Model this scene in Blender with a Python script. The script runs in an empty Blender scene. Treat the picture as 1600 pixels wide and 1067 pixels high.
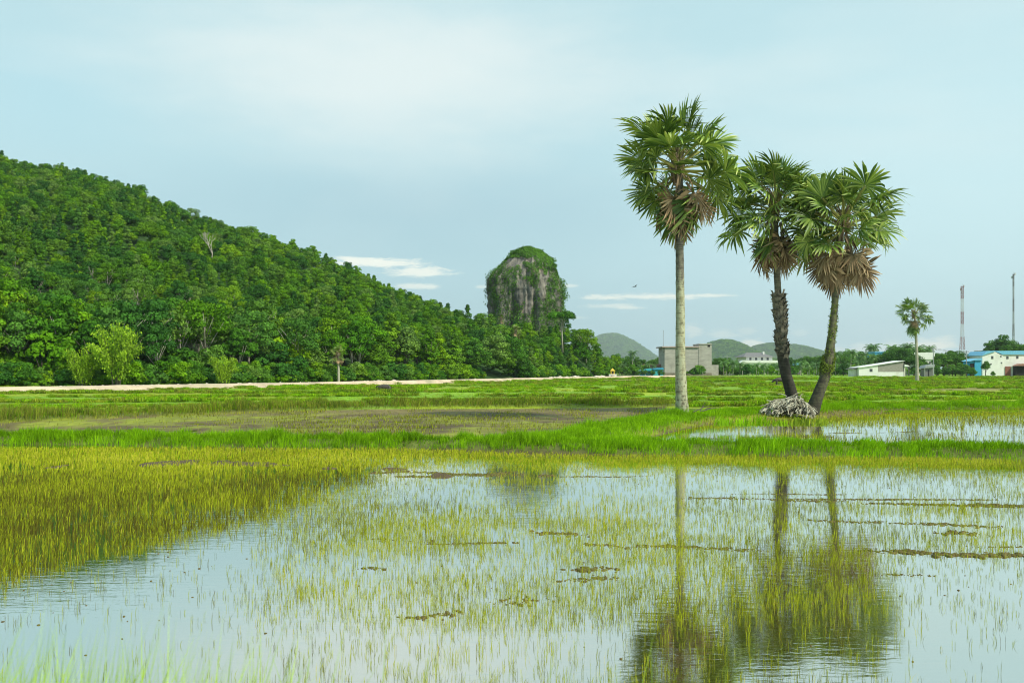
import bpy, math, random
import numpy as np
from mathutils import Vector, Matrix
random.seed(7)
RN = np.random.RandomState(11)
scene = bpy.context.scene
COL = scene.collection
R = math.radians
F, HC, YH = 1556.0, 2.7, 576.0          # focal length in photo pixels, eye height, horizon row

# ------------------------------------------------------------------ camera
cam = bpy.data.cameras.new('camera')
cam.sensor_width = 36.0; cam.lens = 35.01; cam.shift_y = (YH - 533.5) / 1600.0
cam.clip_start = 0.1; cam.clip_end = 12000
cam.dof.use_dof = True; cam.dof.focus_distance = 24.0; cam.dof.aperture_fstop = 5.0
camo = bpy.data.objects.new('camera', cam); COL.objects.link(camo)
try: scene.cycles.filter_width = 1.1
except Exception: pass
camo.location = (0, 0, HC); camo.rotation_euler = (R(90), 0, 0)
scene.camera = camo
# ------------------------------------------------------------------ light direction
SUN_EL, SUN_AZ = 46.0, 128.0            # azimuth clockwise from +Y (view direction): behind right
sund = bpy.data.lights.new('sun', 'SUN'); sund.energy = 4.0; sund.angle = R(3.0); sund.color = (1.0, 0.93, 0.78)
suno = bpy.data.objects.new('sun', sund); COL.objects.link(suno)
_d = Vector((math.sin(R(SUN_AZ)) * math.cos(R(SUN_EL)), math.cos(R(SUN_AZ)) * math.cos(R(SUN_EL)), math.sin(R(SUN_EL))))
suno.rotation_euler = _d.to_track_quat('Z', 'Y').to_euler()
scene.view_settings.view_transform = 'Standard'
try: scene.view_settings.look = 'None'
except Exception: pass
scene.view_settings.exposure = 0.22; scene.view_settings.gamma = 1.0
scene.view_settings.use_curve_mapping = False

# ------------------------------------------------------------------ node helper
class NT:
    def __init__(s, tree): s.t = tree; s.n = tree.nodes; s.l = tree.links
    def node(s, typ, **kw):
        nd = s.n.new(typ)
        for k, v in kw.items(): setattr(nd, k, v)
        return nd
    def put(s, sock, v):
        if isinstance(v, bpy.types.NodeSocket): s.l.new(v, sock)
        elif v is not None:
            try: sock.default_value = v
            except Exception:
                sock.default_value = (v[0], v[1], v[2], 1.0) if hasattr(v, '__len__') and len(v) == 3 else (v, v, v)
    def m(s, op, a, b=None, c=None, clamp=False):
        nd = s.node('ShaderNodeMath', operation=op, use_clamp=clamp)
        s.put(nd.inputs[0], a); s.put(nd.inputs[1], b); s.put(nd.inputs[2], c)
        return nd.outputs[0]
    def mix(s, f, a, b, blend='MIX'):
        nd = s.node('ShaderNodeMix', data_type='RGBA', blend_type=blend)
        s.put(nd.inputs[0], f); s.put(nd.inputs[6], a); s.put(nd.inputs[7], b)
        return nd.outputs[2]
    def noise(s, vec=None, scale=5.0, detail=3.0, rough=0.5, dist=0.0):
        nd = s.node('ShaderNodeTexNoise')
        if vec is not None: s.l.new(vec, nd.inputs['Vector'])
        nd.inputs['Scale'].default_value = scale; nd.inputs['Detail'].default_value = detail
        nd.inputs['Roughness'].default_value = rough; nd.inputs['Distortion'].default_value = dist
        return nd.outputs[0]
    def ramp(s, f, pts):
        nd = s.node('ShaderNodeValToRGB'); cr = nd.color_ramp
        s.put(nd.inputs[0], f)
        while len(cr.elements) < len(pts): cr.elements.new(0.5)
        for e, (p, c) in zip(cr.elements, pts):
            e.position = p; e.color = (c, c, c, 1) if not hasattr(c, '__len__') else (*c, 1)
        return nd.outputs[0]
    def mapping(s, vec, scale=(1, 1, 1), loc=(0, 0, 0), rot=(0, 0, 0)):
        nd = s.node('ShaderNodeMapping'); s.l.new(vec, nd.inputs[0])
        nd.inputs['Scale'].default_value = scale; nd.inputs['Location'].default_value = loc; nd.inputs['Rotation'].default_value = rot
        return nd.outputs[0]

# ------------------------------------------------------------------ world
W = bpy.data.worlds.new('World'); scene.world = W; W.use_nodes = True
w = NT(W.node_tree); w.n.clear()
wo = w.node('ShaderNodeOutputWorld'); bg = w.node('ShaderNodeBackground'); bg.inputs[1].default_value = 0.1
w.l.new(bg.outputs[0], wo.inputs[0])
sky = w.node('ShaderNodeTexSky', sky_type='NISHITA'); sky.sun_disc = False
sky.sun_elevation = R(SUN_EL); sky.sun_rotation = R(SUN_AZ)
sky.air_density = 1.2; sky.dust_density = 1.5; sky.ozone_density = 1.5
tc = w.node('ShaderNodeTexCoord'); sep = w.node('ShaderNodeSeparateXYZ'); w.l.new(tc.outputs['Generated'], sep.inputs[0])
az = w.m('ARCTAN2', sep.outputs[0], sep.outputs[1]); el = w.m('ARCSINE', sep.outputs[2])
wv = w.node('ShaderNodeCombineXYZ'); w.put(wv.inputs[0], az); w.put(wv.inputs[1], el); wv = wv.outputs[0]
def ang(px, py):
    a = math.atan2(px - 800, F); e = math.atan2(YH - py, math.hypot(px - 800, F)); return a, e
big = w.noise(w.mapping(tc.outputs['Generated'], (1.0, 1.0, 2.6), (0.3, 0.1, 0.4)), 1.6, 4, 0.5, 0.2)
veilf = w.ramp(big, [(0.30, 0.0), (0.72, 1.0)])
edge = w.noise(w.mapping(wv, (1, 3.0, 1)), 9.0, 4, 0.6)
edge2 = w.noise(w.mapping(wv, (1, 4.2, 1), (3, 1, 0)), 42.0, 8, 0.66, 0.6)
def blob(px, py, rx, ry, soft=1.0, warp=0.5, nz=None):
    a, e = ang(px, py)
    dx = w.m('DIVIDE', w.m('SUBTRACT', az, a), rx / F); dy = w.m('DIVIDE', w.m('SUBTRACT', el, e), ry / F)
    d = w.m('SQRT', w.m('ADD', w.m('MULTIPLY', dx, dx), w.m('MULTIPLY', dy, dy)))
    d = w.m('ADD', d, w.m('MULTIPLY', w.m('SUBTRACT', nz if nz is not None else edge, 0.5), warp))
    mr = w.node('ShaderNodeMapRange', interpolation_type='SMOOTHSTEP'); w.put(mr.inputs[0], d)
    mr.inputs[1].default_value = 1.0; mr.inputs[2].default_value = 1.0 - soft; mr.inputs[3].default_value = 0; mr.inputs[4].default_value = 1
    return mr.outputs[0]
GREYB = (0.385, 0.61, 0.68); PALE = (0.54, 0.77, 0.80); WHITE = (0.76, 0.86, 0.84)
def s10(c, k=10.0): return (c[0] * k, c[1] * k, c[2] * k, 1)
elr = w.node('ShaderNodeMapRange', interpolation_type='SMOOTHSTEP'); w.put(elr.inputs[0], el)
elr.inputs[1].default_value = 0.02; elr.inputs[2].default_value = 0.30
veil = w.mix(w.m('ADD', w.m('MULTIPLY', veilf, 0.30), w.m('MULTIPLY', elr.outputs[0], 0.55)), s10(GREYB), s10(PALE))
veil = w.mix(w.m('MULTIPLY', blob(1520, 300, 760, 420, 1.0, 0.3), 0.85), veil, s10((0.60, 0.83, 0.86)))
veil = w.mix(w.m('MULTIPLY', blob(1500, 560, 560, 90, 1.0, 0.3), 0.25), veil, s10((0.66, 0.84, 0.86)))
veil = w.mix(w.m('MULTIPLY', blob(650, 330, 640, 110, 1.0, 0.5), 0.75), veil, s10((0.385, 0.595, 0.665)))
veil = w.mix(w.m('MULTIPLY', blob(80, 150, 260, 120, 1.0, 0.5), 0.4), veil, s10((0.43, 0.72, 0.80)))
veil = w.mix(w.m('MULTIPLY', blob(600, 110, 560, 185, 1.0, 0.55), 1.0), veil, s10(WHITE))
veil = w.mix(w.m('MULTIPLY', w.ramp(w.noise(w.mapping(tc.outputs['Generated'], (1, 1, 3.2), (5, 2, 1)), 2.2, 4, 0.55, 0.4), [(0.48, 0.0), (0.75, 1.0)]), w.m('MULTIPLY', elr.outputs[0], 0.5)), veil, s10(WHITE))
# low cumulus around the horizon and the particular ones in view
cum = w.ramp(w.noise(w.mapping(wv, (1, 2.6, 1), (1.7, 0, 0)), 12.0, 5, 0.55), [(0.55, 0.0), (0.68, 1.0)])
band = w.node('ShaderNodeMapRange', interpolation_type='SMOOTHSTEP'); w.put(band.inputs[0], el)
band.inputs[1].default_value = 0.042; band.inputs[2].default_value = 0.022
CREAM = (0.98, 1.0, 0.88)
c_ = w.mix(w.m('MULTIPLY', w.m('MULTIPLY', cum, band.outputs[0]), 0.55), veil, s10((0.72, 0.84, 0.84)))
for (px, py, rx, ry, k) in ((592, 411, 98, 9.5, .95), (655, 425, 66, 12, .9), (655, 447, 40, 7, .7), (560, 405, 60, 5, .8), (752, 448, 15, 4, .5), (888, 447, 18, 3.5, .5),
                            (1010, 464, 128, 6.5, .85), (1095, 462, 70, 3.5, .5), (960, 478, 60, 5, .5), (985, 481, 30, 4, .5), (900, 496, 26, 3, .3),
                            (1082, 516, 19, 13, .45), (1130, 521, 26, 10, .35), (1166, 518, 20, 10, .25), (1178, 541, 26, 15, .85), (1060, 545, 50, 9, .4), (1455, 540, 36, 15, .9), (1478, 536, 22, 14, .45),
                            (1350, 545, 25, 12, .5), (1400, 540, 38, 12, .4), (1250, 520, 18, 6, .2), (1310, 548, 24, 10, .4)):
    c_ = w.mix(w.m('MULTIPLY', blob(px, py, rx, ry, 0.75, 2.2, edge2), k), c_, s10(CREAM))
final = w.mix(0.88, sky.outputs[0], c_)
w.l.new(final, bg.inputs[0])

# ------------------------------------------------------------------ value noise (numpy)
def _h(ix, iy, s):
    n = (ix.astype(np.int64) * 374761393 + iy.astype(np.int64) * 668265263 + s * 974711) & 0x7fffffff
    n = ((n ^ (n >> 13)) * 1274126177) & 0x7fffffff
    return ((n ^ (n >> 16)) & 0xffff) / 65535.0
def vn(x, y, s=0):
    x = np.asarray(x, float); y = np.asarray(y, float)
    ix = np.floor(x); iy = np.floor(y); fx = x - ix; fy = y - iy
    fx = fx * fx * (3 - 2 * fx); fy = fy * fy * (3 - 2 * fy)
    a = _h(ix, iy, s); b = _h(ix + 1, iy, s); c = _h(ix, iy + 1, s); d = _h(ix + 1, iy + 1, s)
    return (a * (1 - fx) + b * fx) * (1 - fy) + (c * (1 - fx) + d * fx) * fy
def fbm(x, y, o=4, s=0):
    t = 0; a = 0.5; n = 0
    for i in range(o): t = t + a * vn(x * 2 ** i, y * 2 ** i, s + i); n += a; a *= .5
    return t / n
def interp(x, pts): return np.interp(x, [p[0] for p in pts], [p[1] for p in pts])
def sm(x, a, b):
    t = np.clip((np.asarray(x, float) - a) / (b - a), 0, 1); return t * t * (3 - 2 * t)
def G(px, py, z=0.0):
    Y = (HC - z) * F / (py - YH); return ((px - 800) * Y / F, Y, z)
def P(px, py, Y): return ((px - 800) * Y / F, Y, HC - (py - YH) * Y / F)

# ------------------------------------------------------------------ mesh helpers
def setp(o, label=None, cat=None, group=None, kind=None):
    if label: o['label'] = label
    if cat: o['category'] = cat
    if group: o['group'] = group
    if kind: o['kind'] = kind
    return o
def mesh_np(name, v, f, mat=None, attrs=None, smooth=False, mats=None, midx=None):
    v = np.asarray(v, np.float32); f = np.asarray(f, np.int32); k = f.shape[1]
    me = bpy.data.meshes.new(name)
    me.vertices.add(len(v)); me.vertices.foreach_set('co', v.ravel())
    me.loops.add(f.size); me.loops.foreach_set('vertex_index', f.ravel())
    me.polygons.add(len(f)); me.polygons.foreach_set('loop_start', np.arange(0, f.size, k, dtype=np.int32))
    try: me.polygons.foreach_set('loop_total', np.full(len(f), k, np.int32))
    except Exception: pass
    if smooth: me.polygons.foreach_set('use_smooth', np.ones(len(f), bool))
    for m_ in (mats or ([mat] if mat else [])): me.materials.append(m_)
    if midx is not None: me.polygons.foreach_set('material_index', np.asarray(midx, np.int32))
    for an, av in (attrs or {}).items():
        av = np.asarray(av, np.float32)
        if av.ndim == 1:
            a = me.attributes.new(an, 'FLOAT', 'POINT'); a.data.foreach_set('value', av)
        else:
            a = me.attributes.new(an, 'FLOAT_COLOR', 'POINT'); a.data.foreach_set('color', np.concatenate([av, np.ones((len(av), 1), np.float32)], 1).ravel())
    me.update(calc_edges=True)
    return me
def link(name, me, parent=None, loc=(0, 0, 0), rot=(0, 0, 0)):
    o = bpy.data.objects.new(name, me); COL.objects.link(o); o.parent = parent; o.location = loc; o.rotation_euler = rot
    return o
def empty(name, loc, rz=0.0):
    o = bpy.data.objects.new(name, None); COL.objects.link(o); o.location = loc; o.rotation_euler = (0, 0, rz)
    o.empty_display_size = 0.5; return o
class MB:
    """python mesh builder for boxes, tubes and polygons"""
    def __init__(s): s.v = []; s.f = []
    def add(s, vs, fs):
        b = len(s.v); s.v += [tuple(p) for p in vs]; s.f += [tuple(i + b for i in q) for q in fs]; return s
    def box(s, x0, x1, y0, y1, z0, z1):
        return s.add([(x0, y0, z0), (x1, y0, z0), (x1, y1, z0), (x0, y1, z0), (x0, y0, z1), (x1, y0, z1), (x1, y1, z1), (x0, y1, z1)],
                     [(0, 3, 2, 1), (4, 5, 6, 7), (0, 1, 5, 4), (1, 2, 6, 5), (2, 3, 7, 6), (3, 0, 4, 7)])
    def prism(s, poly, y0, y1):      # polygon in XZ extruded along Y
        n = len(poly); vs = [(x, y0, z) for x, z in poly] + [(x, y1, z) for x, z in poly]
        fs = [tuple(range(n)), tuple(range(2 * n - 1, n - 1, -1))] + [(i + n, (i + 1) % n + n, (i + 1) % n, i) for i in range(n)]
        return s.add(vs, fs)
    def tube(s, pts, rad, n=8, cap=True):
        pts = [Vector(p) for p in pts]; rings = []
        if not hasattr(rad, '__len__'): rad = [rad] * len(pts)
        for i, p in enumerate(pts):
            d = (pts[min(i + 1, len(pts) - 1)] - pts[max(i - 1, 0)]).normalized()
            a = d.orthogonal().normalized() if i == 0 else (a - a.dot(d) * d).normalized()
            b = d.cross(a); rings.append([p + (a * math.cos(t) + b * math.sin(t)) * rad[i] for t in [2 * math.pi * k / n for k in range(n)]])
        vs = [q for r in rings for q in r]
        fs = [(i * n + k, i * n + (k + 1) % n, (i + 1) * n + (k + 1) % n, (i + 1) * n + k) for i in range(len(pts) - 1) for k in range(n)]
        if cap: fs += [tuple(range(n - 1, -1, -1)), tuple((len(pts) - 1) * n + k for k in range(n))]
        return s.add(vs, fs)
    def mesh(s, name, mat, smooth=False):
        me = bpy.data.meshes.new(name); me.from_pydata(s.v, [], s.f); me.materials.append(mat)
        if smooth:
            for p in me.polygons: p.use_smooth = True
        me.update(); return me
    def build(s, name, mat, parent=None, smooth=False, loc=(0, 0, 0), rot=(0, 0, 0)):
        return link(name, s.mesh(name, mat, smooth), parent, loc, rot)

# ------------------------------------------------------------------ materials
def new_mat(name):
    m_ = bpy.data.materials.new(name); m_.use_nodes = True; t = NT(m_.node_tree); t.n.clear()
    out = t.node('ShaderNodeOutputMaterial'); return m_, t, out
def leafy(name, cols, rough=0.75, trans=0.22, objvar=True, spec=0.08, tramp=None):
    """cols: list of base colours picked by per-object random; 'tint' attribute gives leaf-to-leaf variation"""
    m_, t, out = new_mat(name)
    oi = t.node('ShaderNodeObjectInfo'); at = t.node('ShaderNodeAttribute', attribute_name='tint')
    n = len(cols)
    if n > 1:
        base = t.ramp(oi.outputs['Random'], [((i + 0.0) / n, c) for i, c in enumerate(cols)])
    else: base = (*cols[0], 1)
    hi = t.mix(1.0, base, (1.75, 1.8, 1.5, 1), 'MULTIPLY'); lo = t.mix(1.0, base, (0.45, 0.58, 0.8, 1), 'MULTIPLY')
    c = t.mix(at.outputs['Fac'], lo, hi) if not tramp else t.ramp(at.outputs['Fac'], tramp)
    pb = t.node('ShaderNodeBsdfPrincipled'); t.put(pb.inputs['Base Color'], c)
    pb.inputs['Roughness'].default_value = rough; pb.inputs['Specular IOR Level'].default_value = spec
    tr = t.node('ShaderNodeBsdfTranslucent'); t.put(tr.inputs[0], t.mix(1.0, c, (1.3, 1.25, 0.6, 1), 'MULTIPLY'))
    mx = t.node('ShaderNodeMixShader'); mx.inputs[0].default_value = trans
    t.l.new(pb.outputs[0], mx.inputs[1]); t.l.new(tr.outputs[0], mx.inputs[2]); t.l.new(mx.outputs[0], out.inputs[0])
    return m_
def solid(name, col, rough=0.8, var=0.25, scale=3.0, bump=0.0, metal=0.0, stretch=(1, 1, 1), dirt=None, spec=0.3):
    m_, t, out = new_mat(name)
    g = t.node('ShaderNodeNewGeometry').outputs['Position'] if False else t.node('ShaderNodeTexCoord').outputs['Object']
    nz = t.noise(t.mapping(g, stretch), scale, 5, 0.6)
    c = t.mix(t.ramp(nz, [(0.3, 0.0), (0.7, 1.0)]), tuple(x * (1 - var) for x in col) + (1,), tuple(min(1, x * (1 + var)) for x in col) + (1,))
    if dirt:
        n2 = t.noise(t.mapping(g, stretch), scale * 0.35, 6, 0.65); c = t.mix(t.ramp(n2, [(0.48, 0.0), (0.66, 0.8)]), c, (*dirt, 1))
    pb = t.node('ShaderNodeBsdfPrincipled'); t.put(pb.inputs['Base Color'], c)
    pb.inputs['Roughness'].default_value = rough; pb.inputs['Metallic'].default_value = metal; pb.inputs['Specular IOR Level'].default_value = spec
    if bump:
        b = t.node('ShaderNodeBump'); b.inputs['Strength'].default_value = 0.6; b.inputs['Distance'].default_value = bump
        t.l.new(nz, b.inputs['Height']); t.l.new(b.outputs[0], pb.inputs['Normal'])
    t.l.new(pb.outputs[0], out.inputs[0]); return m_

FOREST = [(0.070, 0.178, 0.005), (0.122, 0.245, 0.004), (0.040, 0.122, 0.010), (0.160, 0.275, 0.005), (0.072, 0.165, 0.026), (0.048, 0.142, 0.005), (0.130, 0.210, 0.040), (0.098, 0.215, 0.005), (0.034, 0.108, 0.014)]
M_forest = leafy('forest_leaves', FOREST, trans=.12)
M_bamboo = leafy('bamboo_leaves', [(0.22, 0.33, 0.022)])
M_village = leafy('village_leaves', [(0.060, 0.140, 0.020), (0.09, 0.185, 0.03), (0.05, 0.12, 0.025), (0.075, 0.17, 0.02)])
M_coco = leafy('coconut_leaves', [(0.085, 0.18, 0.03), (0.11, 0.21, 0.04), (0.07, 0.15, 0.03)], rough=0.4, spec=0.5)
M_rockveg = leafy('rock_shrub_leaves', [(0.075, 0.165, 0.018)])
M_bark = solid('bark', (0.13, 0.115, 0.09), 0.9, 0.4, 2.0)
M_palebark = solid('pale_bark', (0.36, 0.34, 0.27), 0.9, 0.2, 2.0)
M_rice = leafy('rice_seedling_leaves', [(0.30, 0.345, 0.010)], rough=0.6, trans=0.22, spec=0.12, tramp=[(0.0, (.075, .060, .012)), (.22, (.11, .115, .012)), (.5, (.27, .33, .010)), (.8, (.42, .47, .014)), (1.0, (.52, .46, .07))])
M_bund = leafy('bund_grass_leaves', [(0.19, 0.345, 0.006)], rough=0.7, trans=0.25)
M_farg = leafy('far_grass_leaves', [(0.18, 0.33, 0.006), (0.25, 0.36, 0.010), (0.15, 0.27, 0.008), (0.29, 0.31, 0.03), (0.20, 0.36, 0.008)], rough=0.6, trans=0.3)
M_olive = leafy('olive_grass_leaves', [(0.14, 0.22, 0.012), (0.19, 0.25, 0.018), (0.10, 0.17, 0.010), (0.22, 0.22, 0.035)], rough=0.7, trans=0.15)
M_foreg = leafy('verge_grass_leaves', [(0.34, 0.46, 0.07)], rough=0.5, trans=0.4)

# ------------------------------------------------------------------ ground layout in plan
def line(pts, z=0.0):
    return np.array([G(px, py, z)[:2] for px, py in pts])
B1 = line([(-500, 688), (-200, 690), (0, 693), (150, 691), (300, 696), (450, 698), (600, 698), (720, 700), (850, 704), (980, 707), (1100, 707), (1350, 710), (1480, 712), (1600, 715), (1800, 716), (2200, 716)])
B2 = line([(860, 702), (915, 690), (960, 679), (1010, 668), (1060, 659), (1120, 655), (1190, 651), (1270, 647), (1360, 643), (1480, 641), (1620, 638), (1800, 637), (2200, 636)])
B3 = line([(-500, 676), (-200, 668), (0, 662), (120, 657), (250, 652), (400, 645), (550, 641), (700, 638), (850, 638), (1000, 637), (1040, 638)])
def dist_line(X, Y, L):
    best = np.full(X.shape, 1e9)
    for (x0, y0), (x1, y1) in zip(L[:-1], L[1:]):
        dx, dy = x1 - x0, y1 - y0; l2 = dx * dx + dy * dy
        t = np.clip(((X - x0) * dx + (Y - y0) * dy) / l2, 0, 1)
        best = np.minimum(best, np.hypot(X - x0 - t * dx, Y - y0 - t * dy))
    return best
ROAD = [(-900, 620), (-300, 612), (0, 606.5), (200, 603.5), (400, 600), (560, 597), (700, 594), (850, 590.5), (1000, 587.5), (1060, 587)]
ROAD_Z = 0.62
FARB = []                              # far bunds: polylines in photo rows, slanting like the road
for i, (yl, yr) in enumerate(((641, 631), (631, 623.5), (622, 617), (616, 611.5), (612, 607), (609.5, 603), (607.5, 599.5), (605.5, 596.5), (603.5, 593.8), (601.5, 591.4), (599.5, 589.4), (597, 588))):
    pts = []
    for px in range(-600, 2201, 100):
        t = (px + 200) / 2000.0
        py = yl + (yr - yl) * min(max(t, 0), 1) ** 0.8 + random.uniform(-1, 1) * (yl - 586) * 0.035
        pts.append((px, py))
    FARB.append(pts)
def pxpy(X, Y): return 800 + X * F / Y, YH + HC * F / Y
def roadpy(px): return interp(px, ROAD)
CLODS = [((1040, 777), (1600, 790), .16), ((1190, 779), (1560, 781), .10), ((1135, 771), (1320, 773), .07), ((1280, 815), (1600, 822), .14), ((1350, 787), (1600, 792), .12), ((1475, 835), (1640, 838), .2), ((1000, 853), (1190, 858), .12), ((1355, 862), (1640, 866), .17), ((1390, 852), (1600, 853), .08),
         ((1050, 886), (1125, 887), .14), ((1370, 895), (1440, 895), .08), ((870, 744), (1010, 744), .10), ((585, 840), (675, 845), .2), ((845, 829), (905, 836), .16), ((920, 850), (1010, 855), .14), ((790, 937), (865, 928), .2),
         ((900, 888), (1000, 882), .16), ((880, 908), (960, 903), .12), ((640, 969), (715, 960), .1), ((575, 890), (590, 890), .12), ((670, 851), (800, 848), .06), ((560, 737), (860, 742), .22), ((620, 745), (800, 741), .25), ((580, 740), (640, 736), .2), ((680, 745), (800, 738), .2), ((1160, 683), (1300, 682), .14), ((1280, 677), (1420, 675), .12), ((1060, 684), (1200, 686), .1)]
def height(X, Y):
    px, py = pxpy(X, Y)
    z = np.full(X.shape, -0.075)
    z += 0.05 * (fbm(X * 0.5, Y * 0.5, 3, 5) - 0.5)
    # muddy paddy behind the first bund, left
    mud = sm(px, 1150, 950) * sm(Y, 33, 38)
    z += mud * (0.095 + 0.05 * (fbm(X * 1.3, Y * 0.8, 3, 9) - .5))
    # mud showing along the left of the near paddy
    st = np.exp(-((py - interp(px, [(-200, 732), (0, 728), (120, 728), (300, 722), (420, 724), (700, 742), (860, 742)])) / 6.0) ** 2) * sm(px, 900, 700)
    z += st * 0.13 * sm(fbm(X * 0.8, Y * 0.5, 4, 31), 0.42, 0.66)
    z += 0.06 * np.exp(-((py - 739) / 12.0) ** 2) * sm(px, 520, 600) * sm(px, 900, 820) * sm(fbm(X * 3.2, Y * 1.6, 4, 37), 0.5, 0.66)
    # fields beyond
    far = sm(Y, 58, 66); z = z * (1 - far) + far * (0.10 + 0.10 * (fbm(X * .1, Y * .1, 3, 3) - .5))
    d3 = dist_line(X, Y, B3); behind = sm(Y - interp(X, [(-60, 42), (-22, 44), (-11, 55), (-2, 67), (20, 69)]), -1, 3) * sm(px, 1060, 1000)
    z = np.maximum(z, behind * 0.12 - 0.05 * (1 - behind))
    w1 = 0.75 + 0.35 * (fbm(X * .35, Y * 0 + 3, 2, 4) - .5) + 0.35 * np.exp(-((px - 870) / 150.0) ** 2)
    z = np.maximum(z, -0.08 + 0.36 * np.exp(-(dist_line(X, Y, B1) / w1) ** 2.5) + 0.03 * (fbm(X * 3, Y * 3, 2, 8) - .5))
    z = np.maximum(z, -0.08 + 0.40 * np.exp(-(dist_line(X, Y, B2) / (1.5 + 1.0 * np.exp(-((px - 1250) / 120.0) ** 2))) ** 2.6))
    z = np.maximum(z, -0.08 + 0.42 * np.exp(-(d3 / 1.6) ** 2.5))
    # the verge the camera stands on
    z = np.maximum(z, -0.3 + 1.35 * sm(Y, 6.4, 3.0))
    return z

xs = np.concatenate([np.arange(-900, 2500, 8.0)]); ys = [-6.0, -2.0, 0.5, 1.5, 2.5, 3.0]
while ys[-1] < 3800:
    y = ys[-1]; ys.append(y + (0.3 if y < 7 else max(0.13, y * y * 0.75 / 4200)))
ys = np.array(ys)
PX, YY = np.meshgrid(xs, ys); scalew = np.maximum(YY, 5.0); XX = (PX - 800) * scalew / F
PXt, PYt = pxpy(XX, np.maximum(YY, 5.0))
ZZ = height(XX, np.maximum(YY, 0.3)); ZZ = np.where(YY < 3.0, 1.05, ZZ)
# colour of the soil / sward (albedo only)
MUD = np.array([0.155, 0.125, 0.040]); WET = np.array([0.085, 0.058, 0.030]); GRN = np.array([0.160, 0.30, 0.006]); YEL = np.array([0.26, 0.32, 0.012]); OLI = np.array([0.14, 0.20, 0.015]); SOIL = np.array([0.10, 0.085, 0.035])
def colour(X, Y, Z):
    px, py = pxpy(X, Y); n = fbm(X * .6, Y * .3, 4, 21)[..., None]; n2 = fbm(X * .08, Y * .035, 3, 55)[..., None]
    c = WET * (0.8 + 0.5 * n)
    mudf = (sm(Y, 33, 38) * sm(Z, 0.0, 0.05))[..., None]
    c = c * (1 - mudf) + mudf * MUD * (0.6 + 0.8 * n)
    yl = sm(n, .30, .50) * mudf * sm(py, 645, 655)[..., None]; c = c * (1 - .75 * yl) + .75 * yl * YEL * .8
    # beyond the third bund every paddy has its own sward
    k = np.zeros(X.shape)
    for pts in FARB: k = k + (py < interp(px, pts))
    seed = _h(k, np.floor(px / 330.0 + _h(k, k * 0, 3) * 5), 17)[..., None]
    fld = np.where(seed < .42, GRN, np.where(seed < .62, YEL * .75 + GRN * .25, np.where(seed < .80, GRN * .8 + OLI * .3, np.where(seed < .92, OLI, MUD * .9 + OLI * .4))))
    fld = fld * (0.85 + 0.35 * n2)
    b = sm(Y - interp(px, [(-500, 44), (0, 47), (250, 54), (400, 59), (600, 63), (1040, 66), (1041, 64), (1700, 66), (2200, 66)]), 0.0, 1.5)[..., None]
    c = c * (1 - b) + b * fld
    d = np.minimum(np.minimum(dist_line(X, Y, B1), dist_line(X, Y, B2)), dist_line(X, Y, B3) * 1.0)[..., None]
    g = sm(d, 1.5, .6); c = c * (1 - g) + g * (GRN * .25 + SOIL * .55)
    v = sm(Y, 7, 6)[..., None]; c = c * (1 - v) + v * SOIL
    return c
CC = colour(XX, np.maximum(YY, 3.0), ZZ)
ny, nx = XX.shape; idx = np.arange(ny * nx).reshape(ny, nx)
quads = np.stack([idx[:-1, :-1], idx[:-1, 1:], idx[1:, 1:], idx[1:, :-1]], -1).reshape(-1, 4)
m_, t, out = new_mat('field_soil'); at = t.node('ShaderNodeAttribute', attribute_name='sward'); pos = t.node('ShaderNodeNewGeometry').outputs['Position']
n1 = t.noise(t.mapping(pos, (1, .5, 1)), 2.5, 6, .65); n2 = t.noise(t.mapping(pos, (.25, .08, 1)), 1.2, 5, .6)
c = t.mix(1.0, at.outputs['Color'], t.ramp(n1, [(.3, .62), (.7, 1.35)]), 'MULTIPLY'); c = t.mix(1.0, c, t.ramp(n2, [(.3, .8), (.7, 1.2)]), 'MULTIPLY')
pb = t.node('ShaderNodeBsdfPrincipled'); t.put(pb.inputs['Base Color'], c); pb.inputs['Roughness'].default_value = 0.8; pb.inputs['Specular IOR Level'].default_value = .25
bp = t.node('ShaderNodeBump'); bp.inputs['Distance'].default_value = .04; bp.inputs['Strength'].default_value = .7; t.l.new(n1, bp.inputs['Height']); t.l.new(bp.outputs[0], pb.inputs['Normal'])
t.l.new(pb.outputs[0], out.inputs[0]); M_ground = m_
go = link('ground', mesh_np('ground', np.stack([XX, YY, ZZ], -1).reshape(-1, 3), quads, M_ground, {'sward': CC.reshape(-1, 3)}, smooth=True)); setp(go, kind='structure')
M_plain = solid('plain_soil', (0.13, 0.22, 0.03), .9, .3, .01)
setp(MB().add([(-9400, -1600, -.6), (9400, -1600, -.6), (9400, 9500, -.6), (-9400, 9500, -.6)], [(0, 1, 2, 3)]).build('plain', M_plain), kind='structure')

# water
m_, t, out = new_mat('paddy_water'); pos = t.node('ShaderNodeNewGeometry').outputs['Position']
r1 = t.noise(t.mapping(pos, (2.2, 7.5, 1)), 1.0, 3, .55, .3); r2 = t.noise(t.mapping(pos, (11, 26, 1)), 1.0, 2, .5)
gust = t.ramp(t.noise(t.mapping(pos, (.10, .22, 1)), 1.0, 3, .55), [(.35, .15), (.65, 1.0)])
h_ = t.m('MULTIPLY', t.m('ADD', t.m('MULTIPLY', r1, .8), t.m('MULTIPLY', r2, .22)), gust)
bp = t.node('ShaderNodeBump'); bp.inputs['Strength'].default_value = 1.0; bp.inputs['Distance'].default_value = .0042; t.l.new(h_, bp.inputs['Height'])
nm = t.noise(t.mapping(pos, (.5, .5, 1)), 1.5, 4, .6)
df = t.node('ShaderNodeBsdfDiffuse'); t.put(df.inputs[0], t.mix(nm, (.050, .038, .004, 1), (.090, .068, .010, 1)))
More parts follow.
